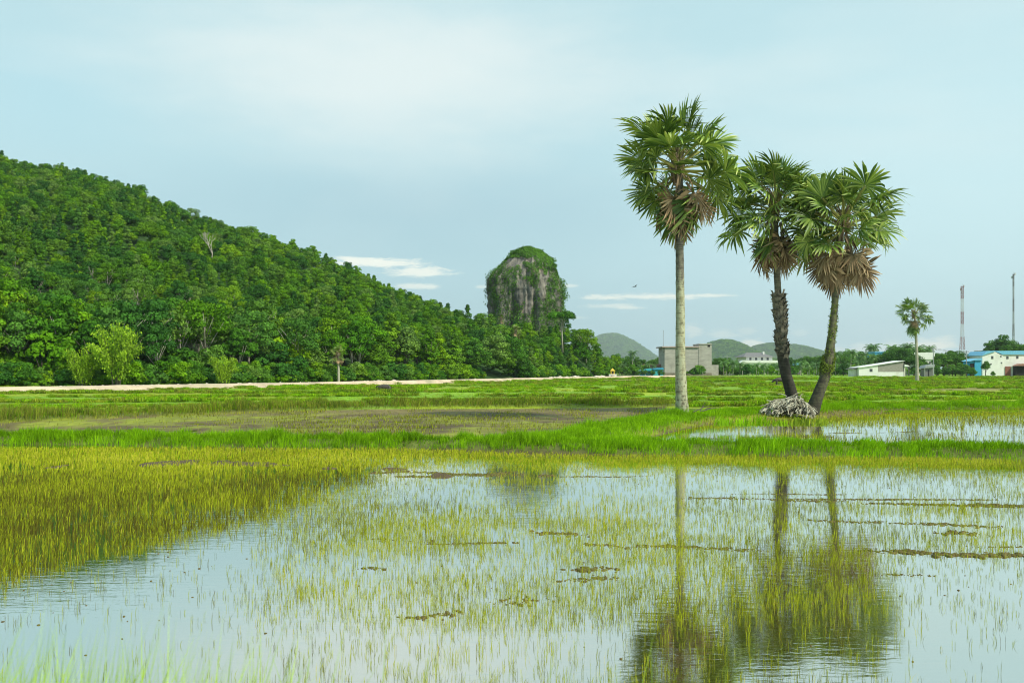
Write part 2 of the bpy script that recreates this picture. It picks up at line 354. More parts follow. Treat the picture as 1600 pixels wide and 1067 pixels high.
gl = t.node('ShaderNodeBsdfGlossy'); gl.inputs['Roughness'].default_value = .03; gl.inputs[0].default_value = (.99, 1, .95, 1); t.l.new(bp.outputs[0], gl.inputs['Normal'])
fr = t.node('ShaderNodeFresnel'); fr.inputs[0].default_value = 2.1
mx = t.node('ShaderNodeMixShader'); t.l.new(t.m('ADD', t.m('MULTIPLY', fr.outputs[0], .50), .60, clamp=True), mx.inputs[0]); t.l.new(df.outputs[0], mx.inputs[1]); t.l.new(gl.outputs[0], mx.inputs[2])
t.l.new(mx.outputs[0], out.inputs[0]); M_water = m_
setp(MB().add([(-55, 4.3, 0), (75, 4.3, 0), (75, 64, 0), (-55, 64, 0)], [(0, 1, 2, 3)]).build('water', M_water), kind='structure')

# ------------------------------------------------------------------ blades (numpy)
def blades(n_pos, hgt, wid, lean, tint, nb=3, spread=.5, lean_dir=None, zbase=None):
    """n_pos (N,2|3) roots; every root gets nb blades; each blade: quad + tip"""
    N = len(n_pos); base = np.repeat(n_pos, nb, 0); M = N * nb
    h = np.repeat(hgt, nb) * RN.uniform(.6, 1.1, M); wd = np.repeat(wid, nb) * RN.uniform(.7, 1.2, M)
    az_ = RN.uniform(0, 2 * np.pi, M); ln = np.abs(RN.normal(0, spread, M)) * h
    dx = np.cos(az_) * ln + lean[0] * h; dy = np.sin(az_) * ln + lean[1] * h
    fa = RN.uniform(0, np.pi, M); wx = np.cos(fa) * wd / 2; wy = np.sin(fa) * wd / 2
    z0 = base[:, 2]; hz = np.sqrt(np.maximum(h * h - (dx * dx + dy * dy), (.3 * h) ** 2))
    v = np.zeros((M, 5, 3))
    v[:, 0] = np.stack([base[:, 0] - wx * .7, base[:, 1] - wy * .7, z0 - .02], 1); v[:, 1] = np.stack([base[:, 0] + wx * .7, base[:, 1] + wy * .7, z0 - .02], 1)
    mx_, my_ = base[:, 0] + dx * .36, base[:, 1] + dy * .36
    v[:, 2] = np.stack([mx_ - wx, my_ - wy, z0 + hz * .58], 1); v[:, 3] = np.stack([mx_ + wx, my_ + wy, z0 + hz * .58], 1)
    v[:, 4] = np.stack([base[:, 0] + dx, base[:, 1] + dy, z0 + hz], 1)
    i = np.arange(M)[:, None] * 5
    f = np.concatenate([i + [0, 1, 3], i + [0, 3, 2], i + [2, 3, 4]], 0)
    tt = np.repeat(np.clip(np.repeat(tint, nb) + RN.normal(0, .24, M), 0, 1), 5)
    return v.reshape(-1, 3), f, tt

def hillshore(px): return interp(px, [(-300, 960), (0, 925), (60, 905), (150, 878), (230, 862), (330, 838), (440, 808), (520, 782), (600, 752), (650, 735), (700, 728)])
def seed_density(X, Y):
    px, py = pxpy(X, Y)
    n = fbm(X * .55, Y * .42, 4, 71); n2 = fbm(X * .16 + 4, Y * .13, 3, 72); row = fbm(X * .25, Y * 1.2, 3, 73)
    d = 0.34 + 0.55 * sm(n * .45 + n2 * .3 + row * .25, .42, .60)
    d *= 1 - .80 * sm(px, 1330, 1450) * sm(py, 845, 885)                       # open water, lower right
    d *= 1 - .65 * sm(py, 955, 1000)
    openl = sm(py - hillshore(px), -20, 10) * sm(px, 520 - (py - 800) * .3 + 60, 380 - (py - 800) * .3)
    d *= 1 - .93 * openl
    d *= 1 - .70 * np.exp(-((py - 772) / 26.0) ** 2) * sm(px, 560, 640) * sm(px, 960, 860)
    d *= 1 - .72 * np.exp(-((py - 762) / 26.0) ** 2) * sm(px, 840, 920)
    d *= 1 - .5 * np.exp(-((py - 812) / 9.0) ** 2) * sm(px, 1150, 1300)
    left = sm(hillshore(px) - 20 * sm(px, 500, 300) - py, -8, 14)
    d = np.maximum(d, left * (.05 + .32 * sm(n2 * .35 + n * .35 + row * .3, .42, .56)))
    edge_ = sm(py, interp(px, [(0, 742), (500, 742), (900, 748), (1600, 762)]), interp(px, [(0, 715), (500, 722), (900, 730), (1600, 736)]))
    d = np.maximum(d, edge_ * (.62 - .34 * sm(n, .5, .7)))
    return d
def sample(region_fn, x0, x1, y0, y1, n):
    X = RN.uniform(x0, x1, n); Y = RN.uniform(y0, y1, n); k = RN.uniform(0, 1, n) < region_fn(X, Y); return X[k], Y[k]
def wedge(Y, lo=-130, hi=1730): return ((lo - 800) * Y / F, (hi - 800) * Y / F)
pts = []
for y0, y1, dens in ((6.0, 12, 420), (12, 18, 400), (18, 24, 310), (24, 34, 230)):
    a, b = wedge(y1); n = int((b - a) * (y1 - y0) * dens); X, Y = sample(lambda X, Y: seed_density(X, Y) / 1.15, a, b, y0, y1, n)
    px, py = pxpy(X, Y); k = (px > -130) & (px < 1730) & (dist_line(X, Y, B1) > .95) & (Y < np.interp(X, B1[:, 0], B1[:, 1])); pts.append(np.stack([X[k], Y[k]], 1))
pts = np.concatenate(pts); X, Y = pts.T; px, py = pxpy(X, Y)
leftd = sm(hillshore(px) - py, -6, 30)
hh = (.085 + .085 * fbm(X * .8, Y * .5, 3, 81)) * (1 + .40 * leftd) * (1 - .30 * sm(Y, 20, 32)) * RN.uniform(.6, 1.15, len(X)); ww = (.0032 + .00012 * np.maximum(Y - 10, 0)) * (1 + .3 * leftd)
tn = .50 - .17 * leftd * sm(py, 725, 750) + .5 * (fbm(X * .5, Y * .3, 3, 83) - .5) + .12 * sm(py, 760, 715)
sel = RN.rand(len(X)) < np.where(leftd > .5, .45, .9); X, Y, hh, ww, tn, leftd = X[sel], Y[sel], hh[sel], ww[sel], tn[sel], leftd[sel]; ww = ww * (1 + .7 * leftd)
rep_ = np.where(leftd > .5, 3, 2); ii = np.repeat(np.arange(len(X)), rep_); X = X[ii] + RN.normal(0, .018, len(ii)); Y = Y[ii] + RN.normal(0, .03, len(ii)); hh = hh[ii] * RN.uniform(.7, 1.1, len(ii)); ww = ww[ii]; tn = tn[ii]
v, f, tt = blades(np.stack([X, Y, X * 0 - .01], 1), hh, ww, (.09, 0), tn, nb=2, spread=.22)
print('near seedlings', len(X), len(f))
o = link('rice_seedlings', mesh_np('rice_seedlings', v, f, M_rice, {'tint': tt})); setp(o, 'yellow-green rice seedlings standing in the flooded near paddy', 'rice', kind='stuff')

# seedlings of the paddies behind the first bund
def mid_density(X, Y):
    px, py = pxpy(X, Y); n = fbm(X * .5, Y * .22, 4, 91); z = height(X, Y)
    flooded = sm(px, 1040, 1130)
    d = flooded * (.18 + .7 * sm(n, .50, .62) + 1.0 * sm(py, 668, 660) + .8 * sm(py, 690, 700)) + (1 - flooded) * (.10 + .75 * sm(n, .44, .56) * sm(px, 60, 500))
    return np.clip(d, 0, 1.2) * (dist_line(X, Y, B1) > .9) * (dist_line(X, Y, B2) > 1.3) * (dist_line(X, Y, B3) > 1.4) * (Y > np.interp(X, B1[:, 0], B1[:, 1]))
a, b = wedge(60); X, Y = sample(lambda X, Y: mid_density(X, Y) / 1.2, a, b, 32, 64, int((b - a) * 32 * 28))
px, py = pxpy(X, Y); lim = np.where(px < 1030, np.interp(X, B3[:, 0], B3[:, 1]), np.interp(X, B2[:, 0], B2[:, 1]) + 0 * X)
k = (px > -130) & (px < 1730) & (Y < lim) & ~((px > 880) & (px < 1120) & (Y > np.interp(X, B2[:, 0], B2[:, 1])) & (px > 1030)); X, Y = X[k], Y[k]
v, f, tt = blades(np.stack([X, Y, np.maximum(height(X, Y), 0)], 1), .13 + .06 * RN.rand(len(X)), np.full(len(X), .016), (.1, 0), .45 + .3 * (fbm(X * .3, Y * .3, 2, 5) - .5), nb=2, spread=.3)
print('mid seedlings', len(X))
o = link('rice_seedlings', mesh_np('rice_seedlings', v, f, M_rice, {'tint': tt})); setp(o, 'sparse rice seedlings in the muddy paddies behind the first grassy bund', 'rice', kind='stuff')

# grass on the three near bunds
def along(L, spacing):
    out_ = []
    for (x0, y0), (x1, y1) in zip(L[:-1], L[1:]):
        n = max(1, int(math.hypot(x1 - x0, y1 - y0) / spacing)); tt_ = (np.arange(n) + RN.rand(n)) / n
        out_.append(np.stack([x0 + (x1 - x0) * tt_, y0 + (y1 - y0) * tt_], 1))
    return np.concatenate(out_)
def bund_grass(L, per_m, halfw, hgt, wid, label, extra=1.0, mat=M_bund, clip=(-130, 1730), tb=.45):
    p = along(L, 1.0 / per_m); px = pxpy(p[:, 0], p[:, 1])[0]; p = p[(px > clip[0]) & (px < clip[1])]
    X = p[:, 0] + RN.normal(0, halfw * .35, len(p)); Y = p[:, 1] + np.clip(RN.normal(0, halfw * .5, len(p)), -halfw, halfw)
    cl = fbm(X * 1.7, Y * 1.7, 3, 111); kp = RN.rand(len(X)) < .25 * 0 + .30 + .70 * sm(cl, .40, .56); X, Y, cl = X[kp], Y[kp], cl[kp]
    Z = np.maximum(height(X, Y), -.02); n = fbm(X * .55, Y * .55, 3, 101)
    h = hgt * (.30 + .75 * n + .9 * (cl - .35)) * (1 + .6 * sm(fbm(X * .7 + 7, Y * .7, 2, 9), .58, .75)) * RN.uniform(.75, 1.25, len(X))
    v, f, tt = blades(np.stack([X, Y, Z], 1), h, np.full(len(X), wid), (.14, -.12), tb + .6 * (cl - .5) + .6 * (fbm(X * .7, Y * .7, 3, 103) - .5), nb=2, spread=.42)
    o = link('bund_grass', mesh_np('bund_grass', v, f, mat, {'tint': tt})); setp(o, label, 'grass', kind='stuff'); return o
bund_grass(B1, 1300, 1.0, .29, .015, 'bright green grass on the first long bund in front of the palms')
bund_grass(B2, 950, 1.8, .31, .016, 'green grass on the bund where the tall palms stand')
bund_grass(B3, 420, 1.5, .46, .022, 'brown-green grass on the bund behind the muddy paddy', mat=M_olive, tb=.4)
bund_grass(B3 + [0, .7], 420, 1.6, .36, .022, 'fresh green grass mixed into the bund behind the muddy paddy', tb=.4)

# ------------------------------------------------------------------ geometry-nodes scatter (instances of existing objects)
def scatter(name, pts, rotz, scl, which, objs, label=None, cat=None, tilt=None):
    n = len(pts); me = bpy.data.meshes.new(name); me.vertices.add(n); me.vertices.foreach_set('co', np.asarray(pts, np.float32).ravel())
    rot = np.zeros((n, 3), np.float32); rot[:, 2] = rotz
    if tilt is not None: rot[:, :2] = tilt
    a = me.attributes.new('rot', 'FLOAT_VECTOR', 'POINT'); a.data.foreach_set('vector', rot.ravel())
    s3 = np.asarray(scl, np.float32); s3 = np.repeat(s3[:, None], 3, 1) if s3.ndim == 1 else s3
    a = me.attributes.new('scl', 'FLOAT_VECTOR', 'POINT'); a.data.foreach_set('vector', s3.ravel())
    a = me.attributes.new('which', 'INT', 'POINT'); a.data.foreach_set('value', np.asarray(which, np.int32))
    o = link(name, me); ng = bpy.data.node_groups.new(name, 'GeometryNodeTree')
    ng.interface.new_socket('Geometry', in_out='INPUT', socket_type='NodeSocketGeometry'); ng.interface.new_socket('Geometry', in_out='OUTPUT', socket_type='NodeSocketGeometry')
    N = ng.nodes; L = ng.links; gi = N.new('NodeGroupInput'); go_ = N.new('NodeGroupOutput'); jn = N.new('GeometryNodeJoinGeometry')
    def named(nm, ty):
        q = N.new('GeometryNodeInputNamedAttribute'); q.data_type = ty; q.inputs[0].default_value = nm; return q.outputs[0]
    ra = named('rot', 'FLOAT_VECTOR'); sa = named('scl', 'FLOAT_VECTOR'); wa = named('which', 'INT')
    er = N.new('FunctionNodeEulerToRotation'); L.new(ra, er.inputs[0])
    for k, ob in enumerate(objs):
        oi = N.new('GeometryNodeObjectInfo'); oi.transform_space = 'ORIGINAL'; oi.inputs['Object'].default_value = ob; oi.inputs['As Instance'].default_value = True
        cp = N.new('FunctionNodeCompare'); cp.data_type = 'INT'; cp.operation = 'EQUAL'
        ins = [i for i in cp.inputs if i.enabled and i.type == 'INT']; L.new(wa, ins[0]); ins[1].default_value = k
        ip = N.new('GeometryNodeInstanceOnPoints'); L.new(gi.outputs[0], ip.inputs['Points']); L.new(cp.outputs[0], ip.inputs['Selection'])
        L.new(oi.outputs['Geometry'], ip.inputs['Instance']); L.new(er.outputs[0], ip.inputs['Rotation']); L.new(sa, ip.inputs['Scale'])
        L.new(ip.outputs[0], jn.inputs[0])
    L.new(jn.outputs[0], go_.inputs[0])
    md = o.modifiers.new('scatter', 'NODES'); md.node_group = ng
    setp(o, label, cat, kind='stuff'); return o

# grass tufts used on the far bunds
tufts = []
for k, (hx, sp) in enumerate(((.42, .6), (.36, .8), (.5, .45), (.30, 1.0), (.44, .7), (.38, .9))):
    n = 70; p = np.stack([RN.normal(0, .22, n), RN.normal(0, .18, n), np.zeros(n)], 1)
    v, f, tt = blades(p, np.full(n, hx), np.full(n, .045), (.05, 0), np.full(n, .5), nb=1, spread=sp * .6)
    gx, gy, _ = G(1130 + k * 30, 662, .3); o = link('grass_tuft', mesh_np('grass_tuft', v, f, M_farg if k < 4 else M_olive, {'tint': tt}), loc=(gx, gy, .22))
    setp(o, 'grass tufts growing on the bund between the tall palms', 'grass', kind='stuff'); tufts.append(o)
P_, S_, K_ = [], [], []; T_ = []
for bi, ptsb in enumerate(FARB):
    L = np.array([G(a_, max(b_, 586), .1)[:2] for a_, b_ in ptsb]); D = np.mean(L[:, 1]); p = along(L, .20 + D * .0011)
    p = np.repeat(p, 3, 0); wdt = .35 + D * .0012
    p = p + np.stack([RN.normal(0, .2, len(p)), RN.normal(0, wdt, len(p))], 1)
    px, py = pxpy(p[:, 0], p[:, 1]); lim = np.interp(p[:, 0], B3[:, 0], B3[:, 1])
    keep = (px > -150) & (px < 1750) & ((px > 1040) | (py < roadpy(px) - .0)) 
    keep = (px > -150) & (px < 1750) & ((px > 1055) | (py > roadpy(px) + 2.2)) & ((px > 1000) | (p[:, 1] > lim + 2)) & ((px < 1000) | (p[:, 1] > 62)) & (fbm(p[:, 0] * .15, p[:, 1] * .15 + bi * 9, 3, 5) > .33)
    p = p[keep]; hmul = .55 + 1.1 * fbm(p[:, 0] * .12, p[:, 1] * .12, 3, 15)
    P_.append(np.column_stack([p, np.full(len(p), .12) + .18 * RN.rand(len(p))])); S_.append((.50 + D * .0011) * hmul * RN.uniform(.7, 1.25, len(p))); ol = sm(fbm(p[:, 0] * .05 + bi * 3, p[:, 1] * .05, 3, 16), .40, .56); T_.append(np.where(RN.rand(len(p)) < 0.08 + .5 * ol, RN.randint(4, 6, len(p)), RN.randint(0, 4, len(p))))
# low growth over the fields themselves
n = 46000; py = YH + 10 + (RN.rand(n) ** 1.1) * 62; px = RN.uniform(-150, 1750, n); Y = HC * F / (py - YH); X = (px - 800) * Y / F
lim = np.interp(X, B3[:, 0], B3[:, 1]); keep = ((px > 1055) | (py > roadpy(px) + 2.5)) & ((px > 1020) | (Y > lim + 1)) & ((px < 1020) | (Y > 60)) & (fbm(X * .08, Y * .04, 3, 65) > .46)
X, Y = X[keep], Y[keep]
P_.append(np.column_stack([X, Y, np.full(len(X), .06)])); S_.append(RN.uniform(.15, .35, len(X)) * (.8 + Y * .0018)); T_.append(RN.randint(0, 5, len(X)))
FP = np.concatenate(P_); FS = np.concatenate(S_); print('tufts', len(FP))
scatter('field_grass', FP, RN.uniform(0, 6.28, len(FP)), np.stack([FS * 1.5, FS * 1.3, FS * .8], 1), np.concatenate(T_), tufts, 'grass on the many low bunds of the green fields behind the palms', 'grass')

# foreground verge grass (out of focus)
n = 6500; X = -2.4 + 3.0 * RN.rand(n) ** 1.0; Y = RN.uniform(1.7, 3.0, n); k = RN.rand(n) < .02 + .98 * sm(X / Y, -.14, -.44); X, Y = X[k], Y[k]
v, f, tt = blades(np.stack([X, Y, height(X, Y)], 1), 2.7 - Y * RN.uniform(.27, .325, len(X)) - height(X, Y), np.full(len(X), .0065), (.08, 0), np.full(len(X), .55), nb=2, spread=.33)
setp(link('verge_grass', mesh_np('verge_grass', v, f, M_foreg, {'tint': tt})), 'blurred tall grass on the verge at the bottom left of the photo', 'grass', kind='stuff')
n = 30; X = np.concatenate([RN.uniform(-1.6, .6, n)]); Y = RN.uniform(1.9, 3.0, n)
v, f, tt = blades(np.stack([X, Y, height(X, Y)], 1), RN.uniform(.85, 1.1, n), np.full(n, .004), (.05, 0), np.full(n, .6), nb=1, spread=.35)
setp(link('verge_grass', mesh_np('verge_grass', v, f, M_foreg, {'tint': tt})), 'stray blurred grass stems along the bottom edge', 'grass', kind='stuff')

# mud clods
M_clod = solid('clod_mud', (0.105, 0.082, 0.022), .75, .5, 9.0, spec=.3, dirt=(.12, .13, .02))
bv = np.array([(0, 0, 1), (.89, 0, .45), (.28, .85, .45), (-.72, .53, .45), (-.72, -.53, .45), (.28, -.85, .45), (.72, .53, -.45), (-.28, .85, -.45), (-.89, 0, -.45), (-.28, -.85, -.45), (.72, -.53, -.45), (0, 0, -1)])
bf = np.array([(0, 1, 2), (0, 2, 3), (0, 3, 4), (0, 4, 5), (0, 5, 1), (1, 6, 2), (2, 7, 3), (3, 8, 4), (4, 9, 5), (5, 10, 1), (6, 7, 2), (7, 8, 3), (8, 9, 4), (9, 10, 5), (10, 6, 1), (11, 7, 6), (11, 8, 7), (11, 9, 8), (11, 10, 9), (11, 6, 10)])
def clodmesh(pos, siz):
    n = len(pos); v = bv[None] * siz[:, None, :] * RN.uniform(.75, 1.25, (n, 12, 1)); a = RN.uniform(0, 6.28, n); c_, s_ = np.cos(a)[:, None], np.sin(a)[:, None]
    v = np.stack([v[..., 0] * c_ - v[..., 1] * s_, v[..., 0] * s_ + v[..., 1] * c_, v[..., 2]], -1) + pos[:, None, :]
    return v.reshape(-1, 3), (bf[None] + np.arange(n)[:, None, None] * 12).reshape(-1, 3)
for ci, ((x0, y0), (x1, y1), amp) in enumerate(CLODS):
    a = np.array(G(x0, y0)); b = np.array(G(x1, y1)); Ln = np.linalg.norm(b - a); n = int(max(14, Ln * (60 + 320 * amp))); tt_ = RN.rand(n)
    big_ = fbm(tt_ * Ln * .9, tt_ * 0 + ci, 3, 7); k = big_ > .40; tt_ = tt_[k]; big_ = big_[k]; n = len(tt_)
    if n < 2: continue
    p = a + (b - a) * tt_[:, None] + np.stack([RN.normal(0, .1, n), RN.normal(0, .5 * amp, n) + 1.6 * (.2 + amp) * (fbm(tt_ * Ln * .7, tt_ * 0 + ci * 3, 3, 8) - .5), np.zeros(n)], 1); s = (.008 + .11 * amp * RN.rand(n) ** 2.5) * (.6 + 2.6 * (big_ - .4)) 
    v, f = clodmesh(p, np.stack([s * 1.9, s * 1.3, s * .75], 1)); o = link('mud_clods', mesh_np('mud_clods', v, f, M_clod, smooth=False))
    setp(o, 'brown mud clods breaking the water of the near paddy in broken rows', 'mud', group='rows of mud clods', kind='stuff')
n = 900; X, Y = sample(lambda X, Y: (.2 + .8 * (fbm(X * .4, Y * .4, 3, 44) > .52)) * 1.0, -13, 17, 9, 28, n); s = RN.uniform(.005, .016, len(X))
v, f = clodmesh(np.stack([X, Y, X * 0], 1), np.stack([s * 1.4, s, s * .8], 1))
setp(link('mud_clods', mesh_np('mud_clods', v, f, M_clod)), 'small scattered mud crumbs floating among the rice seedlings', 'mud', kind='stuff')

# ------------------------------------------------------------------ road of sand at the hill foot
M_sand = solid('sand', (0.52, 0.42, 0.30), .95, .22, .35, dirt=(.28, .27, .17))
rp = [(px, G(px, roadpy(px), ROAD_Z)) for px in np.linspace(-700, 1060, 90)]
vs, fs = [], []
for i, (px, (x, y, z)) in enumerate(rp):
    wv_ = 1.2 * (fbm(np.array([px * .02]), np.array([2.0]), 3, 2)[0] - .5); hv = .22 * fbm(np.array([px * .035]), np.array([5.0]), 3, 6)[0]
    k = math.hypot(x, y); ux, uy = x / k, y / k; wd = 4.2 + y * .012
    for d_, zz in ((-1.2 + wv_, -.1), (-.3 + wv_, z - .15 + hv), (.4, z + hv), (wd, z + .05), (wd + .8, z + .02), (wd + 2.5, -.1)): vs.append((x + ux * d_, y + uy * d_, zz))
for i in range(len(rp) - 1):
    for k in range(5): a = i * 6 + k; fs.append((a, a + 6, a + 7, a + 1))
me = bpy.data.meshes.new('sand_road'); me.from_pydata(vs, [], fs); me.materials.append(M_sand); setp(link('road', me), kind='structure')
M_rubble = solid('rubble_stone', (.55, .50, .42), .9, .3, 2.0)
n = 420; px = RN.uniform(-50, 1040, n); k = fbm(px * .012, px * 0, 3, 12) > .45; px = px[k]; n = len(px); py = roadpy(px); Y = (HC - .35) * F / (py - YH) - .3 + RN.normal(0, .3, n); s = RN.uniform(.12, .5, n) * (Y / 160)
v, f = clodmesh(np.stack([(px - 800) * Y / F, Y, .25 + .1 * RN.rand(n)], 1), np.stack([s * 1.6, s, s * .6], 1)); setp(link('rubble', mesh_np('rubble', v, f, M_rubble)), 'pale rubble along the edge of the sandy road', 'rubble', kind='stuff')
# ------------------------------------------------------------------ the wooded hill
DF = [(-900, 105), (-400, 118), (0, 128), (200, 136), (400, 156), (560, 176), (700, 208), (850, 262), (950, 335), (1000, 350)]
DR = [(-900, 400), (-400, 400), (0, 385), (200, 375), (400, 360), (560, 345), (700, 330), (850, 325), (950, 362), (1000, 380)]
RY = [(-900, 420), (-600, 300), (-300, 235), (-100, 232), (0, 244), (50, 256), (100, 264), (200, 290), (300, 336), (400, 366), (500, 399), (560, 428), (620, 453), (700, 483), (760, 502), (800, 512), (860, 514), (900, 519), (925, 536), (945, 560), (960, 578), (1000, 578)]
TH = 4.9
def hill_z(X, Y):
    px = 800 + X * F / Y; a = interp(px, DF); b = interp(px, DR); t_ = (Y - a) / (b - a)
    H = np.maximum(HC + (YH - interp(px, RY)) * b / F - TH, 0.3)
    tc_ = np.clip(t_, 0, 1); s_ = 0.25 * tc_ * tc_ + .75 * np.sin(tc_ * np.pi / 2) ** 1.15 if False else tc_ ** 1.25 * (1.32 - .32 * tc_)
    z = H * s_; z = np.where(t_ > 1, H * np.exp(-((t_ - 1) * 1.3) ** 2), z)
    z = z + (fbm(X * .03, Y * .03, 3, 24) - .5) * 9 * np.clip(H / 40, .1, 1) * np.sin(np.clip(t_, 0, 1) * np.pi)
    return np.where(t_ < 0, -.2, z + .1)
hx = np.arange(-900, 1001, 20.0); ht = np.linspace(-.02, 2.2, 70); HP, HT = np.meshgrid(hx, ht); HY = interp(HP, DF) + HT * (interp(HP, DR) - interp(HP, DF)); HX = (HP - 800) * HY / F
ids = np.arange(HP.size).reshape(HP.shape); q = np.stack([ids[:-1, :-1], ids[:-1, 1:], ids[1:, 1:], ids[1:, :-1]], -1).reshape(-1, 4)
M_hill = solid('hill_floor', (.030, .075, .012), .95, .4, .15)
setp(link('hill', mesh_np('hill', np.stack([HX, HY, hill_z(HX, HY)], -1).reshape(-1, 3), q, M_hill, smooth=True)), kind='structure')

# ------------------------------------------------------------------ trees
def crown_mesh(name, mat, H, rx, rz, cz, npuff, nleaf, ls, shape='round', seed=0):
    rs = np.random.RandomState(seed); pc = []; pr = []
    while len(pc) < npuff:
        u = rs.normal(size=3); u /= np.linalg.norm(u); rr = rs.uniform(.45, .92)
        if shape == 'cone': zz = rs.uniform(-.9, .95); wq = (1 - (zz + 1) / 2) ** .7; u = np.array([u[0] * wq, u[1] * wq, zz]); p = u * [rx * rr, rx * rr, rz]
        elif shape == 'flat': u[2] = abs(u[2]) * .55 + rs.uniform(-.1, .1); p = u * rr * [rx, rx, rz]
        else:
            if u[2] < -.55: continue
            p = u * rr * [rx, rx, rz]
        pc.append(p + [0, 0, cz]); pr.append(rx * rs.uniform(.13, .36) * (.75 if shape == 'cone' else 1))
    pc = np.array(pc); pr = np.array(pr); pt = rs.uniform(.15, .8, npuff); pc[:, :2] *= 1 + .18 * rs.randn(2)
    w_ = pr ** 2 / np.sum(pr ** 2); ci = rs.choice(npuff, nleaf, p=w_)
    d = rs.normal(size=(nleaf, 3)); d[:, 2] = np.abs(d[:, 2]) * 1.0 - .35; d /= np.linalg.norm(d, axis=1)[:, None]
    lump = .82 + .30 * rs.rand(nleaf)
    c = pc[ci] + d * (pr[ci] * lump)[:, None] * [1, 1, .8]
    nrm = d * 1.0 + rs.normal(0, .40, (nleaf, 3)); nrm /= np.linalg.norm(nrm, axis=1)[:, None]
    a = np.cross(nrm, rs.normal(size=(nleaf, 3))); a /= np.linalg.norm(a, axis=1)[:, None] + 1e-9; b = np.cross(nrm, a)
    s = ls * rs.uniform(.6, 1.3, nleaf)[:, None]
    v = np.stack([c - a * s, c - b * s * .55 - nrm * s * .1, c + a * s, c + b * s * .55 - nrm * s * .1], 1).reshape(-1, 3)
    f = np.arange(nleaf * 4).reshape(-1, 4); tint = np.repeat(np.clip(pt[ci] + rs.normal(0, .16, nleaf), 0, 1), 4)
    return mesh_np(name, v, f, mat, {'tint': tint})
def trunk_mesh(name, mat, H, rx, cz, rz, r0, seed, nl=6, low=.5):
    rs = random.Random(seed); m = MB(); top = cz + rz * .3
    m.tube([(0, 0, -.4), (rs.uniform(-.1, .1), rs.uniform(-.1, .1), top * .4), (rs.uniform(-.3, .3), rs.uniform(-.3, .3), top * .75), (0, 0, top)], [r0 * 1.2, r0 * .85, r0 * .6, r0 * .2], 6)
    for i in range(nl):
        a = rs.uniform(0, 6.28); z0 = top * rs.uniform(low * .6, low * 1.3); rr = rx * rs.uniform(.5, .85); z1 = cz + rz * rs.uniform(-.2, .5)
        m.tube([(0, 0, z0), (math.cos(a) * rr * .45, math.sin(a) * rr * .45, z0 * .5 + z1 * .5 - .1), (math.cos(a) * rr, math.sin(a) * rr, z1)], [r0 * .5, r0 * .3, r0 * .08], 5)
    return m.mesh(name, mat, True)
KINDS = {  # name: crown mesh, trunk mesh  (height about 9 m)
    'round': (crown_mesh('round_crown', M_forest, 9, 3.3, 2.9, 5.5, 56, 4600, .21, 'round', 1), trunk_mesh('trunk', M_bark, 9, 3.3, 5.7, 2.9, .22, 1)),
    'broad': (crown_mesh('broad_crown', M_forest, 9, 3.9, 2.7, 5.7, 74, 5400, .21, 'round', 2), trunk_mesh('trunk', M_bark, 9, 3.9, 5.9, 2.6, .25, 2)),
    'tall': (crown_mesh('tall_crown', M_forest, 10, 2.6, 4.0, 5.7, 52, 4200, .20, 'round', 3), trunk_mesh('trunk', M_palebark, 10, 2.7, 5.8, 3.9, .17, 3)),
    'cone': (crown_mesh('conical_crown', M_forest, 9, 2.6, 4.3, 5.1, 64, 4200, .19, 'cone', 4), trunk_mesh('trunk', M_bark, 9, 2.4, 5.0, 4.0, .18, 4)),
    'loose': (crown_mesh('loose_crown', M_forest, 9, 3.3, 3.1, 6.0, 34, 3000, .20, 'round', 5), trunk_mesh('trunk', M_palebark, 9, 3.3, 6.2, 3.0, .18, 5, 9)),
    'bush': (crown_mesh('bush_crown', M_forest, 4, 2.4, 2.1, 1.8, 34, 3000, .18, 'round', 6), trunk_mesh('trunk', M_bark, 4, 2.0, 1.7, 1.5, .12, 6, 4, .2)),
}
DESC = {'round': 'round-crowned dense green tree', 'broad': 'wide spreading dark green tree', 'tall': 'tall slim tree with a pale trunk', 'cone': 'cone-shaped leafy tree', 'loose': 'loose-crowned tree with visible pale limbs', 'bush': 'low bushy tree with leaves to the ground'}
def place_tree(kind, x, y, z, s, rz, label, group=None, cat='tree', name='forest_tree', sz=None):
    e = empty(name, (x, y, z), rz); e.scale = (s, s, s * (sz or 1)); setp(e, label, cat, group)
    cr = link('crown', KINDS[kind][0], e); link('trunk', KINDS[kind][1], e); return cr
# sample forest positions
cand = []
cell = 3.8
for X0 in np.arange(-560, 60, cell):
    for Y0 in np.arange(100, 450, cell): cand.append((X0 + random.uniform(-.45, .45) * cell, Y0 + random.uniform(-.45, .45) * cell))
C = np.array(cand); px = 800 + C[:, 0] * F / C[:, 1]; tt_ = (C[:, 1] - interp(px, DF)) / (interp(px, DR) - interp(px, DF))
k = (px > -350) & (px < 962) & (tt_ > .012) & (tt_ < 1.10) & ~((px > 748) & (px < 815) & (C[:, 1] < 240)); C = C[k]; px = px[k]; tt_ = tt_[k]; Z = hill_z(C[:, 0], C[:, 1])
o_ = np.argsort(C[:, 1] * np.where((px > -20), 1, 1e3) * (1 + .0 * px)); C, px, tt_, Z = C[o_], px[o_], tt_[o_], Z[o_]
names = list(KINDS); patch = fbm(C[:, 0] * .035, C[:, 1] * .035, 3, 200)
protos = {}; rest = []
